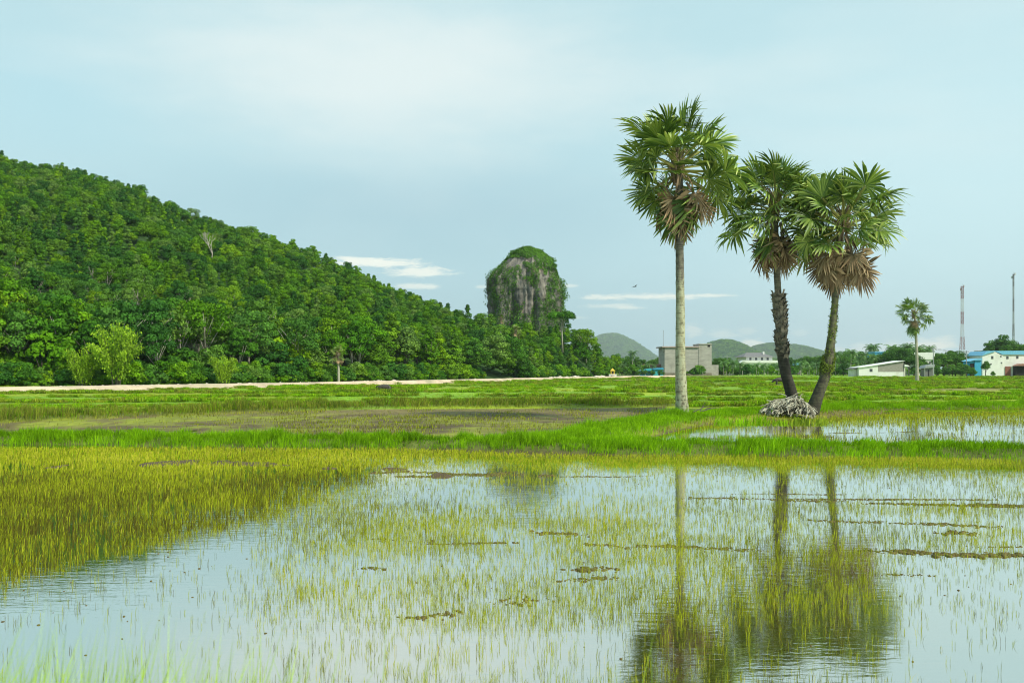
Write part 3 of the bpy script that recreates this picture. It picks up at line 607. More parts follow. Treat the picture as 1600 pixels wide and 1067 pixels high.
ZONES = [(-400, 0, 'at the far left edge of the photo'), (0, 48, 'in the far left corner of the forest'), (48, 95, 'left of the bamboo clumps'), (95, 140, 'behind the smaller bamboo clump'), (140, 190, 'right behind the large bamboo clump'), (190, 235, 'beside the large bamboo clump right edge'), (235, 330, 'right of the large bamboo clump'), (330, 370, 'left of the grey dried bush'), (370, 410, 'behind the grey dried bush'), (410, 455, 'right of the grey dried bush'), (455, 500, 'left of the forest-edge sugar palm'), (500, 560, 'around the forest-edge sugar palm'),
         (560, 650, 'right of the forest-edge sugar palm'), (650, 750, 'left of the grassy clearing'), (750, 850, 'behind the white rubbish heap'), (850, 910, 'below the rock right foot'), (910, 1000, 'at the forest right tip')]
SHORT = {'round': 'round dense tree', 'broad': 'wide spreading tree', 'tall': 'slim pale-trunked tree', 'cone': 'cone-shaped tree', 'loose': 'loose open tree', 'bush': 'leafy bush-like tree'}
def flabel(kd, p, t_, s):
    sz = 'very small' if s < .56 else 'small' if s < .8 else 'tall' if s > 1.12 else 'mid-sized'
    z_ = next(q for a_, b_, q in ZONES if a_ <= p < b_)
    row = 'front-row' if t_ < .03 else 'second-row' if t_ < .06 else 'third-row' if t_ < .10 else 'low-slope' if t_ < .16 else 'mid-slope'
    return f"{row} {sz} {SHORT[kd]} {z_}"
NIND = 292
for i in range(len(C)):
    r_ = random.random(); f_ = patch[i] + random.uniform(-.24, .24)
    kd = 'cone' if f_ < .40 else 'round' if f_ < .47 else 'broad' if f_ < .53 else 'tall' if f_ < .63 else 'loose'
    if tt_[i] < .07 and r_ < .28: kd = 'bush'
    front = tt_[i] < .09
    s = random.uniform(.80, 1.3) if front else random.uniform(.42, .80) * (1.25 if random.random() < .04 else 1)
    if kd == 'bush': s *= 1.45
    if px[i] > 740: s *= 1.05
    if i < NIND:
        cr = place_tree(kd, C[i, 0], C[i, 1], Z[i], s, random.uniform(0, 6.28), flabel(kd, px[i], tt_[i], s), 'trees along the foot of the wooded hill')
        protos.setdefault(kd, cr)
    else: rest.append((C[i, 0], C[i, 1], Z[i] - .6, s, names.index(kd)))
print('forest', len(C), 'protos', list(protos))
rest = np.array(rest); plist = [protos[k_] for k_ in names if k_ in protos]; pmap = {names.index(k_): n_ for n_, k_ in enumerate([k_ for k_ in names if k_ in protos])}
wh = np.array([pmap.get(int(q_), 0) for q_ in rest[:, 4]])
scatter('hill_forest', rest[:, :3], RN.uniform(0, 6.28, len(rest)), np.stack([rest[:, 3], rest[:, 3], rest[:, 3] * RN.uniform(.75, 1.2, len(rest))], 1), wh, plist, 'dense green forest covering the upper slope of the hill', 'forest')

# undergrowth at the forest edge
n = 520; px = RN.uniform(-120, 955, n); Y = interp(px, DF) + RN.uniform(-.5, 6, n); X = (px - 800) * Y / F
kk = ~((px > 748) & (px < 812)); X, Y = X[kk], Y[kk]
scatter('undergrowth', np.stack([X, Y, X * 0 - .2], 1), RN.uniform(0, 6, len(X)), RN.uniform(.35, 1.0, len(X)), np.zeros(len(X)), [protos.get('bush', plist[0])], 'green undergrowth along the foot of the forest beside the sandy road', 'undergrowth')

# bamboo clump (bright yellow-green)
def bamboo_mesh(seed, nst=26, H=9.0, spread=3.6):
    rs = np.random.RandomState(seed); V = []; Tn = []; stems = MB()
    for i in range(nst):
        a = rs.uniform(0, 6.28); r = spread * rs.uniform(.3, 1); h = H * rs.uniform(.6, 1.05); s_ = np.linspace(0, 1, 12)
        cx = np.cos(a) * (.4 + r * s_ ** 2); cy = np.sin(a) * (.4 + r * s_ ** 2); cz = h * (s_ * 1.12 - .22 * s_ ** 3.2)
        stems.tube([(cx[j], cy[j], cz[j]) for j in (0, 4, 8, 11)], [.05, .04, .03, .01], 4)
        n = 230; j = rs.uniform(.2, 1, n) ** .8; c = np.stack([np.interp(j, s_, cx), np.interp(j, s_, cy), np.interp(j, s_, cz)], 1) + rs.normal(0, .32, (n, 3)) * [1, 1, .8] - [0, 0, .25]
        d = rs.normal(0, .5, (n, 3)) + [0, 0, -.9]; d /= np.linalg.norm(d, axis=1)[:, None]; b = np.cross(d, rs.normal(size=(n, 3))); b /= np.linalg.norm(b, axis=1)[:, None]
        L_ = rs.uniform(.25, .5, n)[:, None]; V.append(np.stack([c, c + d * L_ * .5 + b * .1, c + d * L_, c + d * L_ * .5 - b * .1], 1)); Tn.append(np.repeat(np.clip(rs.normal(.5, .2, n) + .15 * rs.randn(), 0, 1), 4))
    V = np.concatenate(V).reshape(-1, 3); return mesh_np('bamboo_foliage', V, np.arange(len(V)).reshape(-1, 4), M_bamboo, {'tint': np.concatenate(Tn)}), stems.mesh('stems', M_bark)
bmA = bamboo_mesh(3); bmB = bamboo_mesh(9, 16, 7, 2.6)
for (px_, Y_, s, bm_, lab) in ((182, 131, 1.02, bmA, 'large bright yellow-green bamboo clump at the forest edge'), (128, 131, .85, bmB, 'smaller yellow-green bamboo clump left of the large one'), (348, 145, .72, bmB, 'small pale green bamboo clump standing before dark trees'), (60, 150, .7, bmB, 'dull green bamboo clump at the far left forest edge')):
    e = empty('bamboo_clump', ((px_ - 800) * Y_ / F, Y_, .05)); e.scale = (s, s, s); setp(e, lab, 'bamboo'); link('foliage', bm_[0], e); link('stems', bm_[1], e)
# bare pale tree on the slope
def bare_tree(seed, H=9):
    rs = random.Random(seed); m = MB()
    def br(p, d, L, r, dep):
        q = p + d * L; m.tube([p, (p + q) / 2 + Vector((rs.uniform(-.1, .1),) * 3) * L * .4, q], [r, r * .8, r * .55], 5)
        if dep:
            for _ in range(3): br(q, (d + Vector((rs.uniform(-.6, .6), rs.uniform(-.6, .6), rs.uniform(-.05, .4)))).normalized(), L * .72, r * .58, dep - 1)
    br(Vector((0, 0, -.3)), Vector((.1, 0, 1)).normalized(), H * .32, .22, 4); return m.mesh('branches', M_palebark)
x, y, z = P(330, 462, 265); e = empty('bare_tree', (x, y, float(hill_z(np.array([x]), np.array([y]))[0]) + 2)); setp(e, 'leafless pale grey tree standing out on the green slope', 'tree'); e.scale = (1.15,) * 3; link('branches', bare_tree(4), e)
# umbrella tree and thin tree right of the rock, dead grey bush
KINDS['flat'] = (crown_mesh('layered_crown', M_forest, 9, 4.2, 1.2, 8.2, 26, 2600, .24, 'flat', 8), trunk_mesh('trunk', M_palebark, 9, 3.4, 8.2, 1.0, .2, 8, 8, .8))
x, y, z = P(879, 560, 300); place_tree('flat', x, y, 8.0, 1.25, 1, 'flat-topped umbrella tree with a pale trunk below the tall rock')
x, y, z = P(916, 560, 318); place_tree('loose', x, y, 5.0, 1.15, 2, 'slender pale-trunked tree rising right of the tall rock')
x, y, z = P(882, 512, 330); place_tree('loose', x, y, 13.0, .7, 2, 'small tree clinging beside the right foot of the rock')
M_dead = leafy('dead_bush_leaves', [(.30, .29, .22)]); x, y, z = G(377, 600.5, .1)
e = empty('dead_bush', (x, y, .1)); setp(e, 'small grey dried bush at the road edge under the forest', 'bush'); link('twigs', crown_mesh('twigs', M_dead, 1, .9, .8, .7, 10, 500, .12, 'round', 12), e); link('stem', trunk_mesh('stem', M_palebark, 1, .8, .7, .6, .06, 5, 5, .2), e)

# ------------------------------------------------------------------ the tall limestone rock
RD = 346.0
SIL = [(590, 758, 884), (520, 760, 880), (500, 762, 877), (480, 761, 880), (465, 760, 882), (450, 760, 879), (438, 761, 876), (428, 768, 871), (418, 778, 868), (408, 789, 862), (400, 799, 855), (393, 808, 846), (389, 816, 832), (387.5, 822, 826)]
M_, t, out = new_mat('limestone'); tc_ = t.node('ShaderNodeTexCoord').outputs['Object']
streak = t.noise(t.mapping(tc_, (.55, .55, .10)), 1.0, 6, .62, .6); blot = t.noise(t.mapping(tc_, (.14, .14, .09)), 1.0, 4, .6); fine = t.noise(t.mapping(tc_, (1.6, 1.6, .5)), 1.0, 5, .6)
c = t.ramp(streak, [(.30, (.045, .048, .045)), (.45, (.14, .135, .12)), (.58, (.24, .22, .185)), (.75, (.38, .345, .285))])
c = t.mix(t.ramp(blot, [(.56, 0.0), (.70, .55)]), c, (.38, .27, .18, 1)); c = t.mix(t.ramp(blot, [(.28, .9), (.45, 0.0)]), c, (.13, .15, .14, 1))
c = t.mix(1.0, c, t.ramp(fine, [(.3, .7), (.7, 1.2)]), 'MULTIPLY')
pb = t.node('ShaderNodeBsdfPrincipled'); t.put(pb.inputs['Base Color'], c); pb.inputs['Roughness'].default_value = .9
bp = t.node('ShaderNodeBump'); bp.inputs['Distance'].default_value = .6; t.l.new(fine, bp.inputs['Height']); t.l.new(bp.outputs[0], pb.inputs['Normal']); t.l.new(pb.outputs[0], out.inputs[0]); M_rock = M_
def rock_surf(ri, na=150):
    """ri: fractional row 0..1 from foot to summit"""
    zs = [HC + (YH - s[0]) * RD / F for s in SIL]; zz = zs[0] + (zs[-1] - zs[0]) * ri
    py = YH - (zz - HC) * F / RD; L_ = np.interp(-py, [-s[0] for s in SIL], [s[1] for s in SIL]); R_ = np.interp(-py, [-s[0] for s in SIL], [s[2] for s in SIL])
    return zz, (L_ + R_) / 2, (R_ - L_) / 2
nr, na = 110, 200; ri = 1 - (1 - np.linspace(0, 1, nr)) ** 1.35; V = []
zz, mid, hw = rock_surf(ri)
for i in range(nr):
    a = np.linspace(0, 2 * np.pi, na, endpoint=False); zc = zz[i]
    n1 = fbm(a * 3.2 + 40 + 0 * a, np.full(na, zc * .06), 3, 301); n1 = n1 * .5 + .5 * fbm((a % (2 * np.pi)) * 9, np.full(na, zc * .05), 3, 302); n2_ = fbm(a * 16, np.full(na, zc * .45), 3, 303)
    seam = np.minimum(1, np.minimum(a, 2 * np.pi - a) / .3)
    rr = 1 + seam * (.25 * (n1 - .5) * 2 - .05 + .10 * (n2_ - .5) + .05 * (fbm(a * 2, np.full(na, zc * .9), 2, 310) - .5)) * (1 - ri[i] ** 8 * .5)
    # vertical cleft on the face seen from the field
    rr -= .13 * np.exp(-((a - 1.5 * np.pi - .28) / .10) ** 2) * (zc < 34) + .08 * np.exp(-((a - 1.5 * np.pi + .5) / .2) ** 2)
    hx_ = hw[i] * RD / F * .985; V.append(np.stack([(mid[i] - 820) * RD / F + hx_ * rr * np.cos(a), hx_ * .9 * rr * np.sin(a), np.full(na, zc) + .5 * (n2_ - .5)], 1))
V = np.array(V); ids = np.arange(nr * na).reshape(nr, na); q = np.stack([ids[:-1], np.roll(ids[:-1], -1, 1), np.roll(ids[1:], -1, 1), ids[1:]], -1).reshape(-1, 4)
rock = empty('rock_outcrop', ((820 - 800) * RD / F, RD, 0)); setp(rock, 'tall rounded limestone rock tower with green shrubs behind the forest', 'rock')
link('rock_face', mesh_np('rock_face', V.reshape(-1, 3), q, M_rock, smooth=True), rock)
# shrubs on the rock
fc = V[:-1, :].reshape(-1, 3); NL = 80000; pick = RN.randint(0, len(fc), NL); p = fc[pick] + RN.normal(0, .22, (NL, 3)); ang_ = np.arctan2(p[:, 1], p[:, 0]); 
ctr = np.stack([np.interp(p[:, 2], zz, (mid - 820) * RD / F), p[:, 1] * 0, p[:, 2]], 1); on = p - ctr; on[:, 2] = 0; on /= np.linalg.norm(on, axis=1)[:, None] + 1e-6
ppx = 820 + (p[:, 0]) * F / RD; ppy = YH - (p[:, 2] - HC) * F / RD
bare = np.maximum(np.exp(-(((ppx - 822) / 14) ** 2 + ((ppy - 462) / 34) ** 2)) * 1.1, np.exp(-(((ppx - 846) / 8) ** 2 + ((ppy - 462) / 34) ** 2)) * 1.0)
bare = np.maximum(bare, np.exp(-(((ppx - 812) / 24) ** 2 + ((ppy - 410) / 12) ** 2)) * .85); bare = np.maximum(bare, np.exp(-(((ppx - 765) / 5) ** 2 + ((ppy - 470) / 28) ** 2)) * .9); bare = np.maximum(bare, np.exp(-(((ppx - 873) / 4) ** 2 + ((ppy - 488) / 16) ** 2)) * .9)
bare = np.maximum(bare, np.exp(-(((ppx - 858) / 9) ** 2 + ((ppy - 430) / 14) ** 2)) * .5) * (p[:, 1] < 2)
nz_ = fbm(p[:, 0] * .35 + p[:, 1] * .2, p[:, 2] * .28, 3, 305); veg = (.76 - bare * .58 + .5 * (nz_ - .5) * 2 + .3 * sm(ppy, 400, 389) + .35 * sm(ppy, 485, 505)) > .38
p, on, nz_ = p[veg], on[veg], nz_[veg]; thick = 1.3 * sm(nz_, .42, .70) + .12
c = p + on * (thick * RN.uniform(.1, 1.4, len(p)))[:, None] + [0, 0, .15]; nn = on * .7 + RN.normal(0, .5, on.shape) + [0, 0, .35]; nn /= np.linalg.norm(nn, axis=1)[:, None]
a = np.cross(nn, RN.normal(size=nn.shape)); a /= np.linalg.norm(a, axis=1)[:, None]; b = np.cross(nn, a); s = RN.uniform(.14, .32, len(p))[:, None]
V2 = np.stack([c - a * s, c - b * s * .6, c + a * s, c + b * s * .6], 1).reshape(-1, 3)
tn = np.repeat(np.clip(fbm(c[:, 0] * .5, c[:, 2] * .5, 3, 306) + RN.normal(0, .12, len(c)), 0, 1), 4)
setp(link('shrubs', mesh_np('rock_shrubs', V2, np.arange(len(V2)).reshape(-1, 4), M_rockveg, {'tint': tn}), rock), kind='stuff')

# ------------------------------------------------------------------ far hills
M_farh = leafy('far_hill_leaves', [(.07, .15, .03)])
M_farf = solid('far_hill_floor', (.05, .09, .025), .95, .35, .03)
def farhill(px0, px1, prof, D, depth, label):
    xs_ = np.linspace(px0, px1, 60); top = interp(xs_, prof); tz = np.maximum(HC + (YH - top) * D / F - 6, -3); tt2 = np.linspace(-1, 1, 30)
    Xg, Tg = np.meshgrid(xs_, tt2); Zg = np.interp(Xg, xs_, tz) * np.cos(Tg * np.pi / 2) ** 1.1 - 2; Yg = D + Tg * depth; Xw = (Xg - 800) * D / F
    ids = np.arange(Xg.size).reshape(Xg.shape); q = np.stack([ids[:-1, :-1], ids[:-1, 1:], ids[1:, 1:], ids[1:, :-1]], -1).reshape(-1, 4)
    setp(link('far_hill', mesh_np('far_hill', np.stack([Xw, Yg, Zg], -1).reshape(-1, 3), q, M_farf, smooth=True)), kind='structure')
    n = int((px1 - px0) * 30); a_ = RN.uniform(px0, px1, n); t_ = RN.uniform(-.95, .12, n); z_ = np.interp(a_, xs_, tz) * np.cos(t_ * np.pi / 2) ** 1.1 - 2; s_ = RN.uniform(.8, 1.25, n) * (D / 1500) ** .8; kk = z_ > -1
    scatter('far_forest', np.stack([(a_ - 800) * D / F, D + t_ * depth, z_], 1)[kk], RN.uniform(0, 6, n)[kk], (s_ * 1.3)[kk], RN.randint(0, 2, n)[kk], plist[:2], label, 'forest')
farhill(880, 1020, [(880, 560), (915, 542), (940, 530), (958, 528), (972, 532), (990, 542), (1008, 556), (1020, 570)], 8000, 900, 'blue-green forest on the hazy far hill left of the concrete building')
farhill(1060, 1215, [(1060, 575), (1085, 556), (1108, 543), (1128, 538), (1142, 539), (1156, 546), (1165, 551), (1180, 560), (1215, 575)], 4200, 420, 'green forest on the low far hill just right of the concrete building')
farhill(1150, 1320, [(1150, 572), (1170, 556), (1185, 547), (1205, 543), (1222, 546), (1240, 546), (1258, 551), (1280, 562), (1300, 571), (1320, 576)], 5600, 650, 'green forest on the far hill behind the leaning palms')

# ------------------------------------------------------------------ sugar palms
M_, t, out = new_mat('fan_leaf'); at = t.node('ShaderNodeAttribute', attribute_name='tint'); oi = t.node('ShaderNodeObjectInfo')
c = t.ramp(at.outputs['Fac'], [(.0, (.022, .055, .012)), (.36, (.080, .155, .022)), (.68, (.24, .34, .06)), (1.0, (.46, .48, .18))])
c = t.mix(1.0, c, t.ramp(oi.outputs['Random'], [(0, .75), (1, 1.35)]), 'MULTIPLY')
pb = t.node('ShaderNodeBsdfPrincipled'); t.put(pb.inputs['Base Color'], c); pb.inputs['Roughness'].default_value = .42; pb.inputs['Specular IOR Level'].default_value = .35
tr = t.node('ShaderNodeBsdfTranslucent'); t.put(tr.inputs[0], t.mix(1.0, c, (1.4, 1.3, .5, 1), 'MULTIPLY')); mx = t.node('ShaderNodeMixShader'); mx.inputs[0].default_value = .15
t.l.new(pb.outputs[0], mx.inputs[1]); t.l.new(tr.outputs[0], mx.inputs[2]); t.l.new(mx.outputs[0], out.inputs[0]); M_fan = M_
M_, t, out = new_mat('dry_fan_leaf'); at = t.node('ShaderNodeAttribute', attribute_name='tint')
c = t.ramp(at.outputs['Fac'], [(.0, (.12, .078, .035)), (.5, (.29, .195, .095)), (.85, (.50, .38, .22)), (1.0, (.46, .42, .16))])
pb = t.node('ShaderNodeBsdfPrincipled'); t.put(pb.inputs['Base Color'], c); pb.inputs['Roughness'].default_value = .75; t.l.new(pb.outputs[0], out.inputs[0]); M_dry = M_
M_pet = solid('petiole', (.30, .30, .08), .5, .25, 2.0)
M_drypet = solid('dry_petiole', (.20, .15, .09), .85, .35, 3.0)
def fan_mesh(seed, Rf=1.3, Lp=1.7, dry=False, droop=.35, cup=.35, nseg=26, spn=128):
    rs = np.random.RandomState(seed); V = []; Fq = []; T = []; mi = []
    def addq(vs, t_, m_):
        b = len(V); V.extend(vs); T.extend(t_); n = len(vs)
        return b
    # petiole: flat tapering strip bent a little
    ns = 6; sag = .16 if not dry else .3
    for i in range(ns + 1):
        s_ = i / ns; x = Lp * s_; z = -sag * s_ * s_; w_ = .075 * (1 - .55 * s_)
        V += [(x, -w_, z), (x, 0, z - .045), (x, w_, z)]; T += [.9, .9, .9]
    for i in range(ns):
        for k_ in range(2): a_ = i * 3 + k_; Fq.append((a_, a_ + 3, a_ + 4, a_ + 1)); mi.append(1)
    z0 = -sag; span = R(spn); step = 2 * span / nseg
    lv = [0.03, .30, .56, .74, .88, 1.0]
    fold = .6
    for k_ in range(nseg):
        th = -span + (k_ + .5) * step; Ls = Rf * (1 - .22 * (abs(th) / span) ** 2) * rs.uniform(.86, 1.06); dr = droop * rs.uniform(.4, 1.7); tw = rs.normal(0, .10); st = rs.uniform(.30, .75); base_t = rs.uniform(.15, .72)
        snap = rs.rand() < (.22 if not dry else .35); sl = rs.uniform(.55, .8)
        b0 = len(V)
        for j, l in enumerate(lv):
            r_ = Ls * l; hw_ = math.tan(step / 2) * r_ if l <= .56 else math.tan(step / 2) * Ls * .62 * (1 - ((l - .56) / .44) ** 2.3)
            hw_ = max(hw_, .004); ta = th + (tw * (l - .5) if l > .5 else 0)
            dz = -dr * Rf * l ** 2.6 + cup * abs(math.sin(th)) * r_ * (1 - .5 * l) + (.12 * r_ if math.cos(th) < 0 else 0)
            rr = r_
            if snap and l > sl: dz -= (l - sl) * Ls * 1.0; rr = Ls * (sl + (l - sl) * .45)
            cx, cy = math.cos(ta), math.sin(ta); x = Lp + cx * rr - .1 * dr * l; y = cy * rr
            V += [(x + cy * hw_, y - cx * hw_, z0 + dz + hw_ * fold * .5), (x, y, z0 + dz - hw_ * fold * .6), (x - cy * hw_, y + cx * hw_, z0 + dz + hw_ * fold * .5)]
            tt_ = min(1, max(0, base_t + .22 * (l > .85) + rs.normal(0, .05))); T += [tt_ * .8, tt_, tt_ * .9 + .1]
        for j in range(len(lv) - 1):
            for q_ in range(2): a_ = b0 + j * 3 + q_; Fq.append((a_, a_ + 3, a_ + 4, a_ + 1)); mi.append(0)
    V = np.array(V)
    if dry:      # curl the fan closed
        m_ = V[:, 0] > Lp - .05; d = V[m_] - [Lp, 0, z0]; d[:, 1] *= rs.uniform(.55, .9); V[m_] = d + [Lp, 0, z0]
    return mesh_np('frond', V, np.array(Fq), None, {'tint': np.array(T)}, mats=[M_dry if dry else M_fan, M_drypet if dry else M_pet], midx=mi)
GREEN = [fan_mesh(20 + i, 1.22 + .08 * (i % 3), 1.45 + .14 * (i % 4), droop=.08 + .10 * (i % 4), cup=.15 + .22 * (i % 3)) for i in range(8)]
YOUNG = [fan_mesh(30 + i, 1.35, 1.3, droop=.04, cup=.5, nseg=24, spn=75) for i in range(3)]
HANG = [fan_mesh(40 + i, 1.35, 1.25, droop=.55, cup=.1) for i in range(3)]
DRYF = [fan_mesh(60 + i, 1.25, 1.0, True, .18, .12, spn=115) for i in range(4)]
def frond_rot(azm, elv, roll):
    X = Vector((math.cos(elv) * math.cos(azm), math.cos(elv) * math.sin(azm), math.sin(elv))); Zq = Vector((0, 0, 1)) - X * X.z
    if Zq.length < .05: Zq = Vector((-math.cos(azm), -math.sin(azm), 0))
    Zq.normalize(); Yq = Zq.cross(X); m = Matrix((X, Yq, Zq)).transposed(); return m @ Matrix.Rotation(roll, 3, 'X')
def palm_trunk(path, rad, mat, name='trunk', parent=None, seed=1, rings=.11, bulge=None):
    pts = [Vector(p) for p in path]; cum_ = [0]
    for a_, b_ in zip(pts[:-1], pts[1:]): cum_.append(cum_[-1] + (b_ - a_).length)
    n = int(cum_[-1] / .07); s_ = np.linspace(0, cum_[-1], n); C3 = np.stack([np.interp(s_, cum_, [p[i] for p in pts]) for i in range(3)], 1)
    for _ in range(6): C3[1:-1] = (C3[:-2] + C3[2:] + C3[1:-1] * 2) / 4
    ks = 26; rr = np.interp(s_, cum_, rad); rr = rr * (1 + .035 * np.abs(np.sin(s_ / rings)) + .05 * (fbm(s_ * 1.7, s_ * 0 + seed, 3, seed) - .5))
    th = np.linspace(0, 2 * np.pi, 28, endpoint=False); S, Th = np.meshgrid(s_, th, indexing='ij')
    nz = fbm(S * 4 + 3, Th * 2.2, 3, seed + 7); flare = np.exp(-S / .35); nf = fbm(S * 1.5, Th * 2.5, 2, seed + 9)
    rg = rr[:, None] * (1 + .09 * (nz - .5) + flare * .45 * (nf - .3)); Xv = C3[:, None, 0] + rg * np.cos(Th); Yv = C3[:, None, 1] + rg * np.sin(Th); Zv = C3[:, None, 2] + .03 * (nz - .5)
    V = np.stack([Xv, Yv, Zv], -1).reshape(-1, 3); N = len(s_); ids = np.arange(N * 28).reshape(N, 28); q = np.stack([ids[:-1], np.roll(ids[:-1], -1, 1), np.roll(ids[1:], -1, 1), ids[1:]], -1).reshape(-1, 4)
    return link(name, mesh_np(name, V, q, mat, {'up': (S / cum_[-1]).ravel()}, smooth=True), parent), C3
def trunk_mat(name, stops, lichen, lamt, ringk=.5):
    M_, t, out = new_mat(name); up = t.node('ShaderNodeAttribute', attribute_name='up').outputs['Fac']; tc_ = t.node('ShaderNodeTexCoord').outputs['Object']
    n1 = t.noise(t.mapping(tc_, (3, 3, 5)), 2.0, 6, .65); n2 = t.noise(t.mapping(tc_, (4, 4, 2.2)), 1.6, 5, .7); rg = t.noise(t.mapping(tc_, (.4, .4, 9)), 2.2, 3, .6)
    c = t.ramp(t.m('ADD', up, t.m('MULTIPLY', t.m('SUBTRACT', n1, .5), .12)), stops); c = t.mix(1.0, c, t.ramp(rg, [(.38, .42), (.58, 1.3)]), 'MULTIPLY')
    lf = t.m('MULTIPLY', t.ramp(n2, [(.45, 0.0), (.53, 1.0)]), t.ramp(t.m('ADD', up, t.m('MULTIPLY', t.m('SUBTRACT', n1, .5), .25)), lamt)); c = t.mix(lf, c, (*lichen, 1))
    pb = t.node('ShaderNodeBsdfPrincipled'); t.put(pb.inputs['Base Color'], c); pb.inputs['Roughness'].default_value = .9
    bp = t.node('ShaderNodeBump'); bp.inputs['Distance'].default_value = .03; t.l.new(n1, bp.inputs['Height']); t.l.new(bp.outputs[0], pb.inputs['Normal']); t.l.new(pb.outputs[0], out.inputs[0]); return M_
MT1 = trunk_mat('lichen_trunk', [(0, (.13, .115, .075)), (.10, (.20, .19, .12)), (.35, (.26, .26, .15)), (.50, (.24, .24, .14)), (.58, (.10, .09, .07)), (1, (.075, .068, .05))], (.36, .38, .25), [(0, .25), (.06, .9), (.33, .8), (.50, .75), (.62, .2), (.72, .05)])
MT2 = trunk_mat('dark_trunk', [(0, (.018, .016, .012)), (.28, (.03, .027, .02)), (.42, (.09, .08, .06)), (1, (.14, .13, .10))], (.20, .21, .12), [(0, 0), (.3, .1), (.45, .4), (1, .3)])
MT3 = trunk_mat('mossy_trunk', [(0, (.022, .02, .015)), (.30, (.05, .045, .03)), (.6, (.085, .08, .055)), (1, (.13, .12, .09))], (.13, .15, .05), [(0, .05), (.25, .4), (.6, .8), (.9, .3)])
def palm(label, path_px, widths, D, heart, Rc, ngreen, ndry, mat, seed, name='sugar_palm', sc=1.0, azskip=None, base_z=.3, up_bias=0.0, extra=(), fall=118):
    rs = random.Random(seed); bx, by, bz = P(path_px[0][0], path_px[0][1], D); e = empty(name, (bx, by, bz)); setp(e, label, 'palm tree')
    pth = [Vector(P(a_, b_, D + dd)) - Vector((bx, by, bz)) for a_, b_, dd in path_px]; pth[0].z -= .25
    tr_, C3 = palm_trunk(pth, [w_ * D / F / 2 for w_ in widths], mat, parent=e, seed=seed)
    hc = Vector(P(heart[0], heart[1], D + path_px[-1][2])) - Vector((bx, by, bz)); k_ = Rc / 3.0
    # ragged old leaf bases around the heart
    m = MB()
    for i in range(70):
        a_ = rs.uniform(0, 6.28); zq = rs.uniform(-1.3, .5); r0 = .16 + .06 * rs.random(); L_ = rs.uniform(.3, .75); ou = rs.uniform(.15, .5)
        p0 = hc + Vector((math.cos(a_) * r0, math.sin(a_) * r0, zq)); p1 = p0 + Vector((math.cos(a_) * ou * L_, math.sin(a_) * ou * L_, L_ * .8)); p2 = p1 + Vector((math.cos(a_) * L_ * .5, math.sin(a_) * L_ * .5, -L_ * rs.uniform(-.2, .8)))
        m.tube([p0, p1, p2], [.055, .035, .012], 4)
    m.build('leaf_bases', M_drypet, e)
    fr = []; n = ngreen
    for i in range(n):
        q_ = (i + .5) / n; elv = 80 - fall * q_ ** .9 + rs.uniform(-9, 9) + up_bias; azm = i * 2.39996 + rs.uniform(-.35, .35); fr.append((azm, elv, rs.choice(YOUNG) if q_ < .16 else rs.choice(GREEN), hc + Vector((0, 0, .1 - .75 * q_)), rs.uniform(-1.15, 1.15), 1.0))
    for (azm, elv, kind, dz) in extra: fr.append((R(azm), elv, {'g': rs.choice(GREEN), 'h': rs.choice(HANG), 'd': rs.choice(DRYF)}[kind], hc + Vector((0, 0, dz)), rs.uniform(-.3, .3), 1.0))
    for i in range(ndry):
        azm = i * 2.39996 + rs.uniform(-.5, .5); fr.append((azm, rs.uniform(-82, -42), rs.choice(DRYF) if rs.random() < .97 else rs.choice(HANG), hc + Vector((math.cos(azm) * .45, math.sin(azm) * .45, rs.uniform(-1.8, -.8) if ndry > 9 else rs.uniform(-1.1, -.5))), rs.uniform(-.9, .9), 1.0))
    for azm, elv, me, p0, roll, s_ in fr:
        o = link('frond', me, e); o.rotation_mode = 'QUATERNION'; o.rotation_quaternion = frond_rot(azm, R(elv), roll).to_quaternion(); o.location = p0; ss = k_ * s_ * rs.uniform(.80, 1.16); o.scale = (ss, ss, ss)
    return e, C3
pe1, c1 = palm('tallest sugar palm with a pale lichen-covered straight trunk', [(1067, 651, 0), (1065, 625, 0), (1063, 560, 0), (1063, 480, 0), (1062, 400, 0), (1061, 330, 0), (1062, 268, 0)], [23, 18.5, 15, 13.5, 12.5, 11, 10], 50.5, (1058, 254), 3.6, 36, 7, MT1, 5, up_bias=5,
    extra=[(-60, -68, 'd', -1.3), (-150, -75, 'd', -1.4), (-110, -80, 'd', -1.5), (200, -80, 'd', -1.2), (-30, -62, 'h', -.7), (20, -58, 'h', -.6), (-95, -74, 'h', -1.2)])
pe2, c2 = palm('middle sugar palm with a dark trunk wrapped in ragged leaf stubs', [(1242, 640, .4), (1236, 612, .3), (1228, 585, .2), (1221, 545, .1), (1220, 510, 0), (1216, 460, 0), (1213, 410, 0), (1211, 340, 0)], [20.5, 18, 16.5, 17.5, 16, 10.5, 9.8, 9], 58, (1211, 322), 3.5, 44, 24, MT2, 8, fall=104)
pe3, c3 = palm('right sugar palm leaning away with mossy ferns on its trunk', [(1266, 645, 0), (1276, 622, 0), (1288, 592, 0), (1295, 560, 0), (1300, 520, 0), (1304, 480, 0), (1308, 430, 0), (1313, 365, 0)], [23, 19, 16.5, 15.5, 11.5, 10.3, 9.6, 9], 56, (1317, 344), 3.5, 44, 20, MT3, 12, fall=106)
